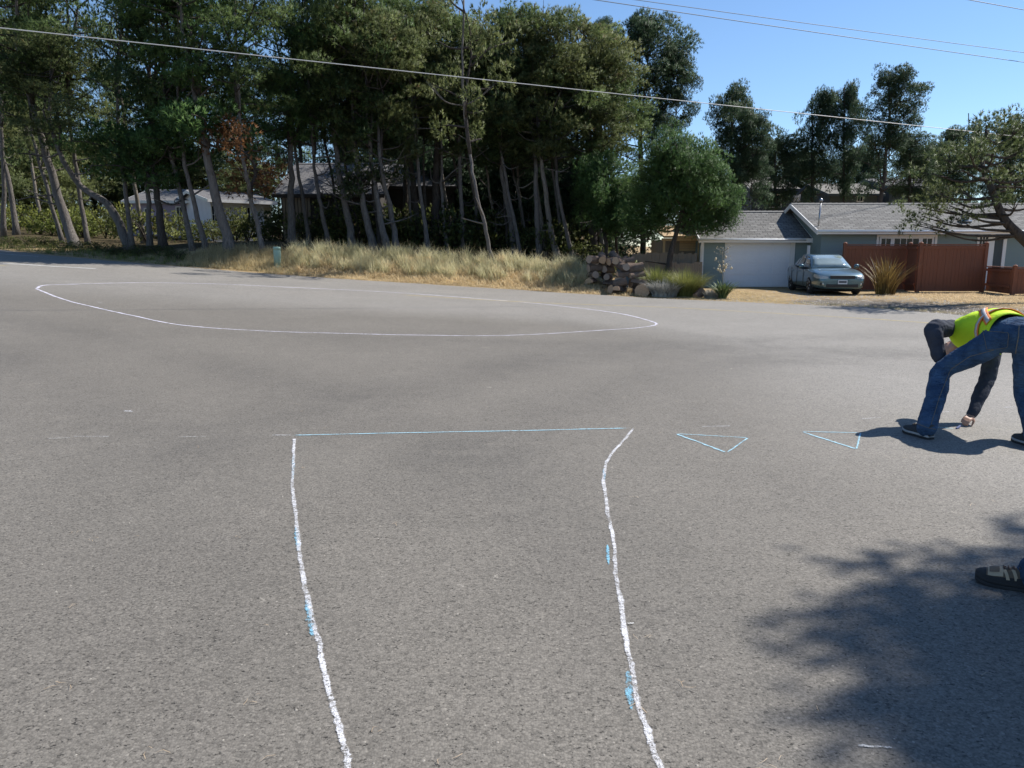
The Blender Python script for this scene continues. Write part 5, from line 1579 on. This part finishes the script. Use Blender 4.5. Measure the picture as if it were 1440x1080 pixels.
    for ya in (-1.40, 1.38):
        for s in (-1, 1):
            w = empty('wheel', (s * .79, ya, .325)); w.parent = root; w['_local'] = 1
            MB().lathe([(.20, -.105), (.285, -.11), (.318, -.085), (.325, -.03), (.325, .03), (.318, .085), (.285, .11), (.20, .105)], (0, 0, 0), 28, 'X').build('tyre', M['tyre'], w, True)
            rm = MB(); o_ = s * .075
            rm.lathe([(.225, -.07 * s), (.225, .085 * s), (.205, .10 * s), (.195, .06 * s), (.06, .055 * s), (.05, .085 * s), (.01, .09 * s)], (0, 0, 0), 24, 'X')
            for i in range(7):
                a = i * 2 * math.pi / 7
                d = Vector((0, math.cos(a), math.sin(a)))
                rm.tube([Vector((s * .08, 0, 0)) + d * .05, Vector((s * .095, 0, 0)) + d * .2], [.022, .03], 6)
            rm.build('rim', M['rim'], w, True)
    return root
cpos = Vector((12.05, 29.1, 0)); cpos.z = tz(cpos.x, cpos.y)
sedan(cpos, R(180 - 7))
# ================================================================== people
M['denim'] = None
def denim():
    n = NT('blue_denim')
    f = n.noise(9, 5, .6, n.stretch((1, 1, .5))); w = n.noise(420, 2)
    c = n.mix(n.ramp(f, .35, .68), (.026, .056, .115), (.070, .132, .225))
    c = n.mix(n.ramp(w, .4, .6, 0, .3), c, (.09, .15, .24))
    n.color(c); n.set(Roughness=.9); n.bs.inputs['Specular IOR Level'].default_value = .15
    n.bump(n.noise(15, 5, .6, n.stretch((.8, .8, 2.4)), 1.2), .9, .05); return n.m
M['denim'] = denim()
M['denim_seam'] = simple('denim_stitching', (.10, .12, .15), (.20, .16, .09), 40, .9)
M['shirt'] = simple('charcoal_shirt', (.060, .066, .085), (.040, .045, .06), 8, .9, .6, 16, None, 0, .1, 0, .03)
M['vest'] = simple('lime_safety_vest', (.60, .84, .03), (.52, .76, .025), 6, .75, .5, 14, None, 0, .2, 0, .03)
M['vest_orange'] = simple('orange_vest_tape', (.86, .25, .05), (.78, .21, .04), 8, .7)
M['vest_silver'] = simple('silver_reflective_tape', (.55, .52, .50), (.46, .44, .43), 10, .4, 0, 30, None, .2)
M['skin'] = simple('skin', (.50, .29, .20), (.44, .235, .155), 14, .55, .15, 60)
M['hair'] = simple('grey_brown_hair', (.13, .105, .085), (.08, .065, .05), 30, .8, .6, 60)
M['shoe_dark'] = simple('dark_grey_shoe', (.040, .044, .046), (.028, .031, .033), 12, .8, .4, 60)
M['sole_grey'] = simple('pale_grey_sole', (.42, .42, .41), (.32, .32, .31), 12, .8)
M['sole_black'] = simple('black_rubber_sole', (.020, .020, .021), (.028, .028, .028), 12, .85)
M['shoe_tan'] = simple('tan_suede', (.48, .375, .25), (.38, .29, .19), 12, .9)
M['shoe_brown'] = simple('brown_mesh', (.17, .125, .085), (.12, .088, .06), 16, .9)
M['lace'] = simple('brown_lace', (.10, .06, .045), None, 30, .9)
M['eye'] = simple('eye_white', (.7, .68, .65), None, 30, .3)
M['chalk_stick'] = simple('blue_chalk_stick', (.12, .15, .30), None, 30, .9)

def capsule(mb, pts, rad, seg=14, axis=None, k=1.0, sub=4):
    """rounded tube through pts; used as raw clay for a body that is then fused into one skin"""
    c = catmull(pts, sub); n = len(c); r = lerp_list(rad, n)
    # rounded ends
    t0 = (c[0] - c[1]).normalized(); t1 = (c[-1] - c[-2]).normalized()
    pre = [(c[0] + t0 * r[0] * math.sin(a), r[0] * math.cos(a)) for a in (1.35, .9, .45)]
    post = [(c[-1] + t1 * r[-1] * math.sin(a), r[-1] * math.cos(a)) for a in (.45, .9, 1.35)]
    P_ = [q for q, _ in pre] + c + [q for q, _ in post]; Rr = [q for _, q in pre] + r + [q for _, q in post]
    mb.tube(P_, Rr, seg, True, axis, k)
    return mb

def fuse(name, mb, mat, parent, voxel=.012, smooth=5, crease=0.0, csize=.09, sm_f=.5):
    """fuse overlapping capsules into one continuous skin"""
    me = mb.mesh(name, True); o = link_mesh(name, me)
    m = o.modifiers.new('fuse', 'REMESH'); m.mode = 'VOXEL'; m.voxel_size = voxel
    if smooth:
        s = o.modifiers.new('smooth', 'SMOOTH'); s.factor = sm_f; s.iterations = smooth
    if crease:
        tx = bpy.data.textures.new('creases', 'CLOUDS'); tx.noise_scale = csize; tx.noise_depth = 2
        d = o.modifiers.new('crease', 'DISPLACE'); d.texture = tx; d.strength = crease; d.mid_level = .5; d.texture_coords = 'LOCAL'
    new = bpy.data.meshes.new_from_object(o.evaluated_get(bpy.context.evaluated_depsgraph_get()))
    bpy.data.objects.remove(o, do_unlink=True)
    new.name = name
    off = parent_off(parent)
    if off is not None: new.transform(Matrix.Translation(-off))
    new.polygons.foreach_set('use_smooth', [True] * len(new.polygons))
    new.materials.clear()
    return link_mesh(name, new, M[mat], parent)

def hand_clay(mb, wrist, d, palm_n, size=1.0, curl=.5, thumb_side=1, spread=.12):
    """palm, four unequal curled fingers and a thumb leaving the side of the palm"""
    d = d.normalized(); nrm = (palm_n - d * palm_n.dot(d)).normalized(); side = d.cross(nrm) * thumb_side
    s = size
    for k in (-1.2, -.4, .4, 1.2):
        capsule(mb, [wrist + side * k * .008 * s, wrist + d * .045 * s + side * k * .018 * s, wrist + d * .09 * s + side * k * .0215 * s], [.019 * s, .0155 * s, .0125 * s], 10)
    for k, L in ((1.35, .070), (.45, .080), (-.45, .074), (-1.35, .058)):
        a = wrist + d * .088 * s + side * k * .0205 * s
        pts = [a]; dd = (d + side * spread * k * .4).normalized(); L *= s
        for i, f in enumerate((.45, .32, .23)):
            ang = curl * (.7 + .35 * i)
            ax = dd.cross(nrm).normalized()
            dd = Quaternion(ax, ang) @ dd
            pts.append(pts[-1] + dd * L * f)
        capsule(mb, pts, [.0095 * s, .009 * s, .0082 * s, .007 * s], 9, sub=3)
    a = wrist + d * .03 * s + side * .022 * s
    t1 = (d * .6 + side * .75 + nrm * .35).normalized(); t2 = (d * .85 + side * .1 + nrm * .55).normalized()
    capsule(mb, [a, a + t1 * .035 * s, a + t1 * .04 * s + t2 * .03 * s, a + t1 * .042 * s + t2 * .055 * s], [.014 * s, .012 * s, .0105 * s, .008 * s], 9, sub=3)

def head_clay(mb, neck, up, face, s=1.0):
    """skull, jaw, nose, ears, brow, lips on a neck; up and face are unit vectors"""
    up = up.normalized(); face = (face - up * face.dot(up)).normalized(); side = face.cross(up)
    c = neck + up * .15 * s
    capsule(mb, [c - face * .03 * s, c + face * .015 * s], [.088 * s, .084 * s], 18, side, .86)
    capsule(mb, [c + up * .01 * s + face * .01 * s, c - up * .07 * s + face * .045 * s], [.078 * s, .046 * s], 16, side, .9)
    capsule(mb, [c + face * .082 * s + up * .005 * s, c + face * .108 * s - up * .028 * s], [.010 * s, .014 * s], 8)
    for k in (-1, 1):
        capsule(mb, [c + side * .076 * s * k - face * .005 * s + up * .015 * s, c + side * .082 * s * k - face * .012 * s - up * .025 * s], [.014 * s, .011 * s], 8, side, .6)
        capsule(mb, [c + face * .078 * s + side * .018 * s * k + up * .028 * s, c + face * .070 * s + side * .045 * s * k + up * .026 * s], [.010 * s, .008 * s], 8)
    capsule(mb, [c + face * .084 * s - up * .056 * s - side * .018 * s, c + face * .088 * s - up * .056 * s, c + face * .084 * s - up * .056 * s + side * .018 * s], [.007 * s, .009 * s, .007 * s], 8)
    return c, up, face, side

def head_extras(parent, c, up, face, side, s=1.0):
    for k in (-1, 1):
        e = MB(); q = c + face * .074 * s + side * .031 * s * k + up * .010 * s
        capsule(e, [q - face * .004, q], [.011 * s, .011 * s], 10); e.build('eye', M['eye'], parent, True)
    h = MB()
    capsule(h, [c - face * .045 * s + up * .02 * s, c + face * .01 * s + up * .045 * s], [.090 * s, .082 * s], 16, side, .9)
    capsule(h, [c - face * .06 * s - up * .02 * s, c - face * .065 * s - up * .06 * s], [.066 * s, .05 * s], 14, side, 1.1)
    fuse('hair', h, 'hair', parent, .008, 3, .012, .02)

def shoe(parent, heel, toe, style):
    """a lace-up shoe lying from heel to toe on the ground"""
    heel = Vector(heel); toe = Vector(toe); d = (toe - heel); d.z = 0; L = d.length; d.normalize(); s = Vector((-d.y, d.x, 0)); up = Vector((0, 0, 1))
    z0 = heel.z
    def pt(t, k, z): return heel + d * (L * t) + s * k + up * z
    stat = [(0, .030, .085), (.04, .036, .09), (.15, .039, .09), (.30, .038, .08), (.45, .040, .07), (.62, .048, .060), (.76, .049, .048), (.87, .043, .037), (.94, .033, .026), (.98, .021, .016), (1.0, .010, .008)]
    # sole
    def ring(t, w, zb, zt):
        return [pt(t, -w, zb), pt(t, w, zb), pt(t, w, zt), pt(t, -w, zt)]
    def loft(rings):
        m = MB(); k = len(rings[0]); fs = []
        for i in range(len(rings) - 1):
            for j in range(k):
                j2 = (j + 1) % k; fs.append((i * k + j, i * k + j2, (i + 1) * k + j2, (i + 1) * k + j))
        fs.append(tuple(range(k))); fs.append(tuple(range((len(rings) - 1) * k, len(rings) * k)))
        return m.add([q for r_ in rings for q in r_], fs)
    rise = lambda t: .014 * max(0, (t - .75) / .25) ** 2
    root = empty('shoe', heel); root.parent = parent; root.location = heel - parent_off(parent)
    upc = {'dark': 'shoe_dark', 'trail': 'shoe_brown'}[style]
    o = loft([ring(t, w + .006, .001 + rise(t), .022 + rise(t)) for t, w, h in stat]).build('outsole', M['sole_black'], root, True, bevel=.004)
    o = loft([ring(t, w + .005, .0225 + rise(t), .040 + rise(t)) for t, w, h in stat]).build('midsole', M['sole_grey' if style == 'dark' else 'sole_black'], root, True, bevel=.004)
    m = MB()
    for t, w, h in stat: pass
    rings = []
    for t, w, h in stat:
        r_ = []
        for j in range(12):
            a = math.pi * j / 11
            r_.append(pt(t, math.cos(a) * w * (1 - .12 * math.sin(a)), .036 + rise(t) + math.sin(a) ** .75 * h))
        r_.append(pt(t, -w * .9, .03 + rise(t))); r_.append(pt(t, w * .9, .03 + rise(t)))
        rings.append(r_)
    u = loft(rings).build('upper', M[upc], root, True)
    col = MB(); col.tube([pt(.02 + .0, 0, .10), pt(.14, 0, .125), pt(.27, 0, .118)], [.034, .038, .030], 12)
    col.build('collar', M[upc], root, True)
    def over(name, mat, t0, t1, a0, a1, lift=.004, slant=0.0):
        """panel lying on the upper between stations t0..t1 and angles a0..a1"""
        mm = MB(); nu, nv = 6, 8; vs = []
        for i in range(nu + 1):
            for j in range(nv + 1):
                a = a0 + (a1 - a0) * j / nv; t = t0 + (t1 - t0) * i / nu + slant * (a - a0)
                w = np.interp(t, [q[0] for q in stat], [q[1] for q in stat]); h = np.interp(t, [q[0] for q in stat], [q[2] for q in stat])
                vs.append(pt(t, math.cos(a) * w * (1 - .12 * math.sin(a)) * (1 + lift * 18), .036 + rise(t) + max(math.sin(a), 0) ** .75 * h + lift))
        mm.add(vs, [(i * (nv + 1) + j, (i + 1) * (nv + 1) + j, (i + 1) * (nv + 1) + j + 1, i * (nv + 1) + j + 1) for i in range(nu) for j in range(nv)])
        return mm.build(name, M[mat], root, True)
    if style == 'trail':
        over('toe_cap', 'sole_black', .86, 1.0, .0, math.pi, .002)
        over('toe_panel', 'shoe_tan', .64, .84, .35, math.pi - .35, .004)
        over('toe_inset', 'shoe_brown', .69, .82, .75, math.pi - .75, .0065)
        for a0 in (.12, math.pi - .12):
            sg = 1 if a0 < 1 else -1
            for t in (.22, .33, .44, .55):
                over('side_strap', 'shoe_tan', t, t + .045, a0, a0 + sg * .95, .0045, .06 * sg)
            over('mudguard', 'sole_black', .05, .9, 0.0 if sg > 0 else math.pi, .28 if sg > 0 else math.pi - .28, .004)
    for t in (.36, .43, .50, .57, .63):
        h = np.interp(t, [q[0] for q in stat], [q[2] for q in stat])
        MB().tube([pt(t, -.022, .038 + h - .002), pt(t + .01, 0, .044 + h), pt(t, .022, .038 + h - .002)], .0035, 6).build('lace', M['lace'], root, True)
    return root

def torso_pts(ring, th, lift=0.0):
    c, wd, dp, rx, ry = ring
    return c + wd * (math.cos(th) * (rx + lift)) + dp * (math.sin(th) * (ry + lift))
def torso_rings(keys, n):
    out = []
    for i in range(n):
        t = i / (n - 1) * (len(keys) - 1); a = min(int(t), len(keys) - 2); f = t - a
        f = f * f * (3 - 2 * f) * .5 + f * .5
        A, B = keys[a], keys[a + 1]
        out.append((A[0].lerp(B[0], f), A[1].lerp(B[1], f).normalized(), A[2].lerp(B[2], f).normalized(), A[3] + (B[3] - A[3]) * f, A[4] + (B[4] - A[4]) * f))
    return out
def torso_skin(name, rings, th0, th1, nth, mat, parent, lift=0.0, thick=.006, crease=0.0, seed=1):
    m = MB(); rnd = random.Random(seed); vs = []
    ph = [rnd.uniform(0, 6) for _ in range(4)]
    for i, r_ in enumerate(rings):
        for j in range(nth + 1):
            th = th0 + (th1 - th0) * j / nth
            cr = crease * (math.sin(i * .9 + th * 3 + ph[0]) + .6 * math.sin(i * 1.7 - th * 5 + ph[1]))
            vs.append(torso_pts(r_, th, lift + cr))
    m.add(vs, [(i * (nth + 1) + j, (i + 1) * (nth + 1) + j, (i + 1) * (nth + 1) + j + 1, i * (nth + 1) + j + 1) for i in range(len(rings) - 1) for j in range(nth)])
    o = m.build(name, M[mat], parent, True)
    s = o.modifiers.new('thick', 'SOLIDIFY'); s.thickness = thick; s.offset = 1
    return o
def torso_band(name, path, half, rings, mat, parent, lift):
    """tape laid on the torso along path [(u in 0..1, angle)], half width in metres"""
    n = len(path) * 8; us = lerp_list([q[0] for q in path], n); ts = lerp_list([q[1] for q in path], n)
    def pos(u, th, l):
        t = u * (len(rings) - 1); a = max(0, min(int(t), len(rings) - 2)); f = t - a
        return torso_pts(rings[a], th, l).lerp(torso_pts(rings[a + 1], th, l), f)
    m = MB(); vs = []
    for i in range(n):
        q = pos(us[i], ts[i], lift)
        i0, i1 = max(i - 1, 0), min(i + 1, n - 1)
        t = (pos(us[i1], ts[i1], lift) - pos(us[i0], ts[i0], lift)).normalized()
        t_ = us[i] * (len(rings) - 1); cen = rings[min(int(t_), len(rings) - 1)][0]
        nr = (q - cen).normalized(); s = t.cross(nr).normalized()
        vs += [q - s * half - nr * .002, q + s * 0, q + s * half - nr * .002]
    m.add(vs, [f for i in range(n - 1) for f in ((3 * i, 3 * i + 3, 3 * i + 4, 3 * i + 1), (3 * i + 1, 3 * i + 4, 3 * i + 5, 3 * i + 2))])
    o = m.build(name, M[mat], parent, True)
    s = o.modifiers.new('thick', 'SOLIDIFY'); s.thickness = .004; s.offset = 1
    return o

# ---- worker bending over, drawing with chalk
def worker():
    lheel, ltoe = Gnd(1309, 619), Gnd(1266, 606)
    d = (ltoe - lheel); ltoe = lheel + d.normalized() * .305
    rheel, rtoe = Gnd(1462, 633), Gnd(1425, 620)
    d = (rtoe - rheel); rtoe = rheel + d.normalized() * .305
    root = tag(empty('person', (lheel + rheel) / 2), 'bending worker in lime vest and jeans drawing on the asphalt with chalk', 'person')
    la = lheel + (ltoe - lheel) * .2 + Vector((0, 0, .09)); ra = rheel + (rtoe - rheel) * .2 + Vector((0, 0, .09))
    lk = P(1327, 519, 6.62); rk = P(1442, 548, 6.36)
    lh = P(1408, 474, 6.42); rh = P(1447, 474, 6.30)
    pel = (lh + rh) / 2 + Vector((0, 0, .02))
    chest = P(1372, 470, 6.92); mid = P(1402, 463, 6.68)
    ls = P(1338, 462, 7.0); rs_ = P(1398, 478, 7.12)
    le = P(1313, 463, 6.80); lw = P(1321, 503, 6.72)
    re = P(1389, 530, 7.0); rw = P(1366, 584, 6.80)
    hand_tip = Gnd(1345, 604)
    neck = P(1352, 478, 7.12)
    # body: one skin from head to ankles
    b = MB()
    lat = (rh - lh).normalized(); spine = (chest - pel).normalized(); dep = spine.cross(lat).normalized()
    capsule(b, [pel, mid, chest], [.135, .125, .14], 18, lat, 1.25)
    capsule(b, [lh, lk, la], [.085, .06, .042], 14); capsule(b, [rh, rk, ra], [.085, .06, .042], 14)
    capsule(b, [ls, le, lw], [.055, .044, .03], 12); capsule(b, [rs_, re, rw], [.055, .044, .03], 12)
    capsule(b, [ls, chest, rs_], [.06, .1, .06], 12)
    capsule(b, [chest, neck, neck + (neck - chest).normalized() * .06], [.08, .062, .058], 12)
    hd_up = ((neck - chest).normalized() * .6 + Vector((-.15, .1, -.55))).normalized()
    hd_face = Vector((-.45, .15, -.75))
    hc = head_clay(b, neck, hd_up, hd_face)
    hand_clay(b, rw, (hand_tip + Vector((.02, .0, .03)) - rw), Vector((-.5, -.1, -.8)), 1.0, .5, 1)
    hand_clay(b, lw, Vector((.35, .35, -.6)), Vector((-.1, .4, -.5)), 1.0, .3, -1)
    for a, h, t in ((la, lheel, ltoe), (ra, rheel, rtoe)):
        capsule(b, [a, h.lerp(t, .3) + Vector((0, 0, .05)), h.lerp(t, .8) + Vector((0, 0, .04))], [.04, .038, .028], 10)
    fuse('body', b, 'skin', root, .0075, 3)
    head_extras(root, *hc)
    # jeans
    j = MB()
    capsule(j, [pel - spine * .02, pel + spine * .10], [.150, .150], 20, lat, 1.22)
    lb_, rb_ = lh - spine * .05 + Vector((0, 0, -.02)), rh - spine * .05 + Vector((0, 0, -.02))
    capsule(j, [lb_, rb_], [.118, .118], 16)
    capsule(j, [lh, lh.lerp(lk, .45) + Vector((0, 0, -.01)), lk, lk.lerp(la, .4), lk.lerp(la, .75), la + Vector((0, 0, .0))], [.128, .108, .088, .083, .079, .080], 18, None, 1, 4)
    capsule(j, [rh, rh.lerp(rk, .45), rk, rk.lerp(ra, .45), ra + Vector((0, 0, .0))], [.128, .110, .090, .084, .082], 18, None, 1, 4)
    jo = fuse('jeans', j, 'denim', root, .010, 4, .026, .11)
    # back pocket, seat seam and outer leg seam, sewn on the cloth
    from mathutils.bvhtree import BVHTree
    jv = [v.co + Vector(root.location) for v in jo.data.vertices]
    jb = BVHTree.FromPolygons(jv, [tuple(p_.vertices) for p_ in jo.data.polygons])
    def on_cloth(x, y, lift):
        h = jb.ray_cast(Vector((0, 0, CAM_H)), ray(x, y).normalized())
        return (h[0] + h[1] * lift, h[1]) if h[0] else (None, None)
    def seam(name, px, wd, mat, lift=.004):
        n_ = 26; xs = lerp_list([q[0] for q in px], n_); yy = lerp_list([q[1] for q in px], n_)
        pts = [on_cloth(a_, b_, lift) for a_, b_ in zip(xs, yy)]; pts = [q for q in pts if q[0]]
        if len(pts) < 4: return
        m = MB(); vs = []
        for i_, (q, nr) in enumerate(pts):
            tt = (pts[min(i_ + 1, len(pts) - 1)][0] - pts[max(i_ - 1, 0)][0]).normalized(); sd = tt.cross(nr).normalized() * wd / 2
            vs += [q - sd, q + nr * .002, q + sd]
        m.add(vs, [f for i_ in range(len(pts) - 1) for f in ((3 * i_, 3 * i_ + 3, 3 * i_ + 4, 3 * i_ + 1), (3 * i_ + 1, 3 * i_ + 4, 3 * i_ + 5, 3 * i_ + 2))])
        m.build(name, M[mat], jo, True)
    g_ = MB(); ok = []; NU, NV = 10, 6
    cor = [(1383, 466), (1419, 468), (1417, 488), (1388, 492)]
    for i_ in range(NU + 1):
        for k_ in range(NV + 1):
            a_ = i_ / NU; b_ = k_ / NV
            x_ = (cor[0][0] * (1 - a_) + cor[1][0] * a_) * (1 - b_) + (cor[3][0] * (1 - a_) + cor[2][0] * a_) * b_
            y_ = (cor[0][1] * (1 - a_) + cor[1][1] * a_) * (1 - b_) + (cor[3][1] * (1 - a_) + cor[2][1] * a_) * b_
            ok.append(on_cloth(x_, y_, .007)[0])
    if all(ok):
        g_.add(ok, [(i_ * (NV + 1) + k_, (i_ + 1) * (NV + 1) + k_, (i_ + 1) * (NV + 1) + k_ + 1, i_ * (NV + 1) + k_ + 1) for i_ in range(NU) for k_ in range(NV)])
        g_.build('back_pocket', M['denim'], jo, True)
        seam('stitching', cor + [cor[0]], .004, 'denim_seam', .010)
    seam('seat_seam', [(1433, 458), (1432, 475), (1428, 497)], .008, 'denim_seam')
    seam('leg_seam', [(1398, 492), (1364, 501), (1336, 520), (1321, 558), (1309, 597)], .006, 'denim_seam')
    seam('hem_stitching', [(1291, 596), (1303, 601), (1316, 604)], .006, 'denim_seam')
    # pocket, seam and waistband on the seat
    back_n = (Vector((0, 0, 1)) * .35 - dep * .0 + Vector((0, -1, 0)) * .8).normalized()
    # shirt
    s = MB()
    capsule(s, [pel + spine * .12, mid, chest], [.150, .148, .150], 18, lat, 1.22)
    capsule(s, [ls, chest, rs_], [.085, .11, .085], 14)
    capsule(s, [ls, ls.lerp(le, .5), le, le.lerp(lw, .6), lw], [.084, .080, .080, .066, .058], 16, None, 1, 4)
    capsule(s, [rs_, rs_.lerp(re, .5), re, re.lerp(rw, .6), rw + (re - rw).normalized() * .02], [.084, .078, .070, .058, .048], 16, None, 1, 4)
    fuse('shirt', s, 'shirt', root, .009, 4, .022, .09)
    # vest hugging the bent back
    up_ = (Vector((0, 0, 1)) - spine * spine.z).normalized()
    latv = (rs_ - ls).normalized()
    w0 = (lat - spine * lat.dot(spine)).normalized()
    w1 = (latv - spine * latv.dot(spine)).normalized()
    d0 = w0.cross(spine).normalized(); d0 = d0 if d0.z > 0 else -d0
    d1 = w1.cross(spine).normalized(); d1 = d1 if d1.z > 0 else -d1
    k = [(pel + spine * .04, w0, d0, .200, .178), (mid, w0.lerp(w1, .5), d0.lerp(d1, .5), .222, .184), (mid.lerp(chest, .6), w1, d1, .232, .184), (chest, w1, d1, .232, .178), (chest + spine * .13, w1, d1, .175, .13)]
    rg = torso_rings(k, 16)
    torso_skin('vest', rg, -1.15, math.pi + 1.15, 44, 'vest', root, 0.0, .008, .0035)
    for (pp, nm) in (([(.05, .55), (.5, 1.35), (.95, 2.3)], 'a'), ([(.05, 2.6), (.5, 1.8), (.95, .85)], 'b'), ([(.16, -.7), (.16, math.pi + .7)], 'c')):
        o = torso_band('tape', pp, .036, rg, 'vest_orange', root, .0145)
        torso_band('reflective_strip', pp, .018, rg, 'vest_silver', o, .0195)
    shoe(root, lheel, ltoe, 'dark'); shoe(root, rheel, rtoe, 'dark')
    st = tag(MB().tube([hand_tip + Vector((0, 0, .008)), hand_tip.lerp(rw, .24)], .0095, 10).build('chalk_stick', M['chalk_stick']), 'stub of blue chalk held in the worker hand', 'chalk')
worker()

# ---- second person standing at the right edge; only a shoe and a cuff are in the picture
def bystander():
    heel = Gnd(1478, 838); toe = Gnd(1374, 818)
    d = (toe - heel); d.z = 0; d.normalize(); toe = heel + d * .31
    s = Vector((-d.y, d.x, 0)); up = Vector((0, 0, 1))
    sg = 1 if s.y < 0 else -1
    heel2 = heel + s * (.22 * sg) - d * .55; toe2 = heel2 + (d * .95 + s * .2 * sg).normalized() * .31
    root = tag(empty('person', heel), 'bystander in jeans and brown trail shoes standing at the right edge', 'person')
    a1 = heel + d * .06 + up * .09; a2 = heel2 + d * .06 + up * .09
    side = (a2 - a1); side.z = 0; w = side.normalized()
    c = a1 * .12 + a2 * .88; c.z = 0
    w = s * sg
    h1 = c - w * .095 + up * .90 - d * .06; h2 = c + w * .095 + up * .90 - d * .06
    k1 = a1.lerp(h1, .48) + d * .03; k2 = a2.lerp(h2, .48) + d * .03
    pel = (h1 + h2) / 2; mid = pel + up * .24; chest = pel + up * .45; neck = pel + up * .60 + d * .01
    s1 = chest - w * .19 + up * .06; s2 = chest + w * .19 + up * .06
    e1 = s1 - w * .07 - up * .29 - d * .03; e2 = s2 + w * .07 - up * .29 - d * .03
    w1 = e1 - up * .25 + d * .06 + w * .01; w2 = e2 - up * .25 + d * .06 - w * .01
    b = MB()
    capsule(b, [pel, mid, chest], [.125, .115, .13], 18, w, 1.25)
    capsule(b, [h1, k1, a1], [.085, .06, .042], 14); capsule(b, [h2, k2, a2], [.085, .06, .042], 14)
    capsule(b, [s1, e1, w1], [.055, .044, .03], 12); capsule(b, [s2, e2, w2], [.055, .044, .03], 12)
    capsule(b, [s1, chest + up * .03, s2], [.06, .1, .06], 12)
    capsule(b, [chest, neck, neck + up * .07], [.08, .06, .058], 12)
    hc = head_clay(b, neck, up + d * .1, d - up * .25)
    hand_clay(b, w1, Vector((0, 0, -1)) + d * .2, w, 1.0, .35, 1); hand_clay(b, w2, Vector((0, 0, -1)) + d * .2, -w, 1.0, .35, -1)
    fuse('body', b, 'skin', root, .0085, 3); head_extras(root, *hc)
    j = MB()
    capsule(j, [pel, pel + up * .09], [.145, .14], 18, w, 1.22)
    for h, k, a in ((h1, k1, a1), (h2, k2, a2)):
        capsule(j, [h, h.lerp(k, .5), k, k.lerp(a, .5), a + up * -.0], [.115, .10, .088, .084, .088], 18)
    fuse('jeans', j, 'denim', root, .010, 5, .03, .07)
    t = MB()
    capsule(t, [pel + up * .06, mid, chest], [.148, .142, .148], 18, w, 1.25); capsule(t, [s1, chest + up * .03, s2], [.08, .11, .08], 14)
    for s_, e, ww in ((s1, e1, w1), (s2, e2, w2)):
        capsule(t, [s_, e, ww + up * .02], [.078, .062, .046], 14)
    fuse('shirt', t, 'shirt', root, .011, 4, .02, .07)
    kk = [(pel + up * .03, w, d, .205, .165), (mid, w, d, .20, .165), (chest, w, d, .205, .165), (chest + up * .12, w, d, .14, .11)]
    rg = torso_rings(kk, 14)
    torso_skin('vest', rg, 0, 2 * math.pi, 48, 'vest', root, 0, .008, .003)
    for pp in ([(.3, 0), (.3, 2 * math.pi)], [(.05, .9), (.95, 1.1)], [(.05, 2.24), (.95, 2.04)]):
        o = torso_band('tape', pp, .03, rg, 'vest_orange', root, .014); torso_band('reflective_strip', pp, .016, rg, 'vest_silver', o, .019)
    shoe(root, heel, toe, 'trail'); shoe(root, heel2, toe2, 'trail')
bystander()
for o in bpy.data.objects:
    if '_local' in o: del o['_local']
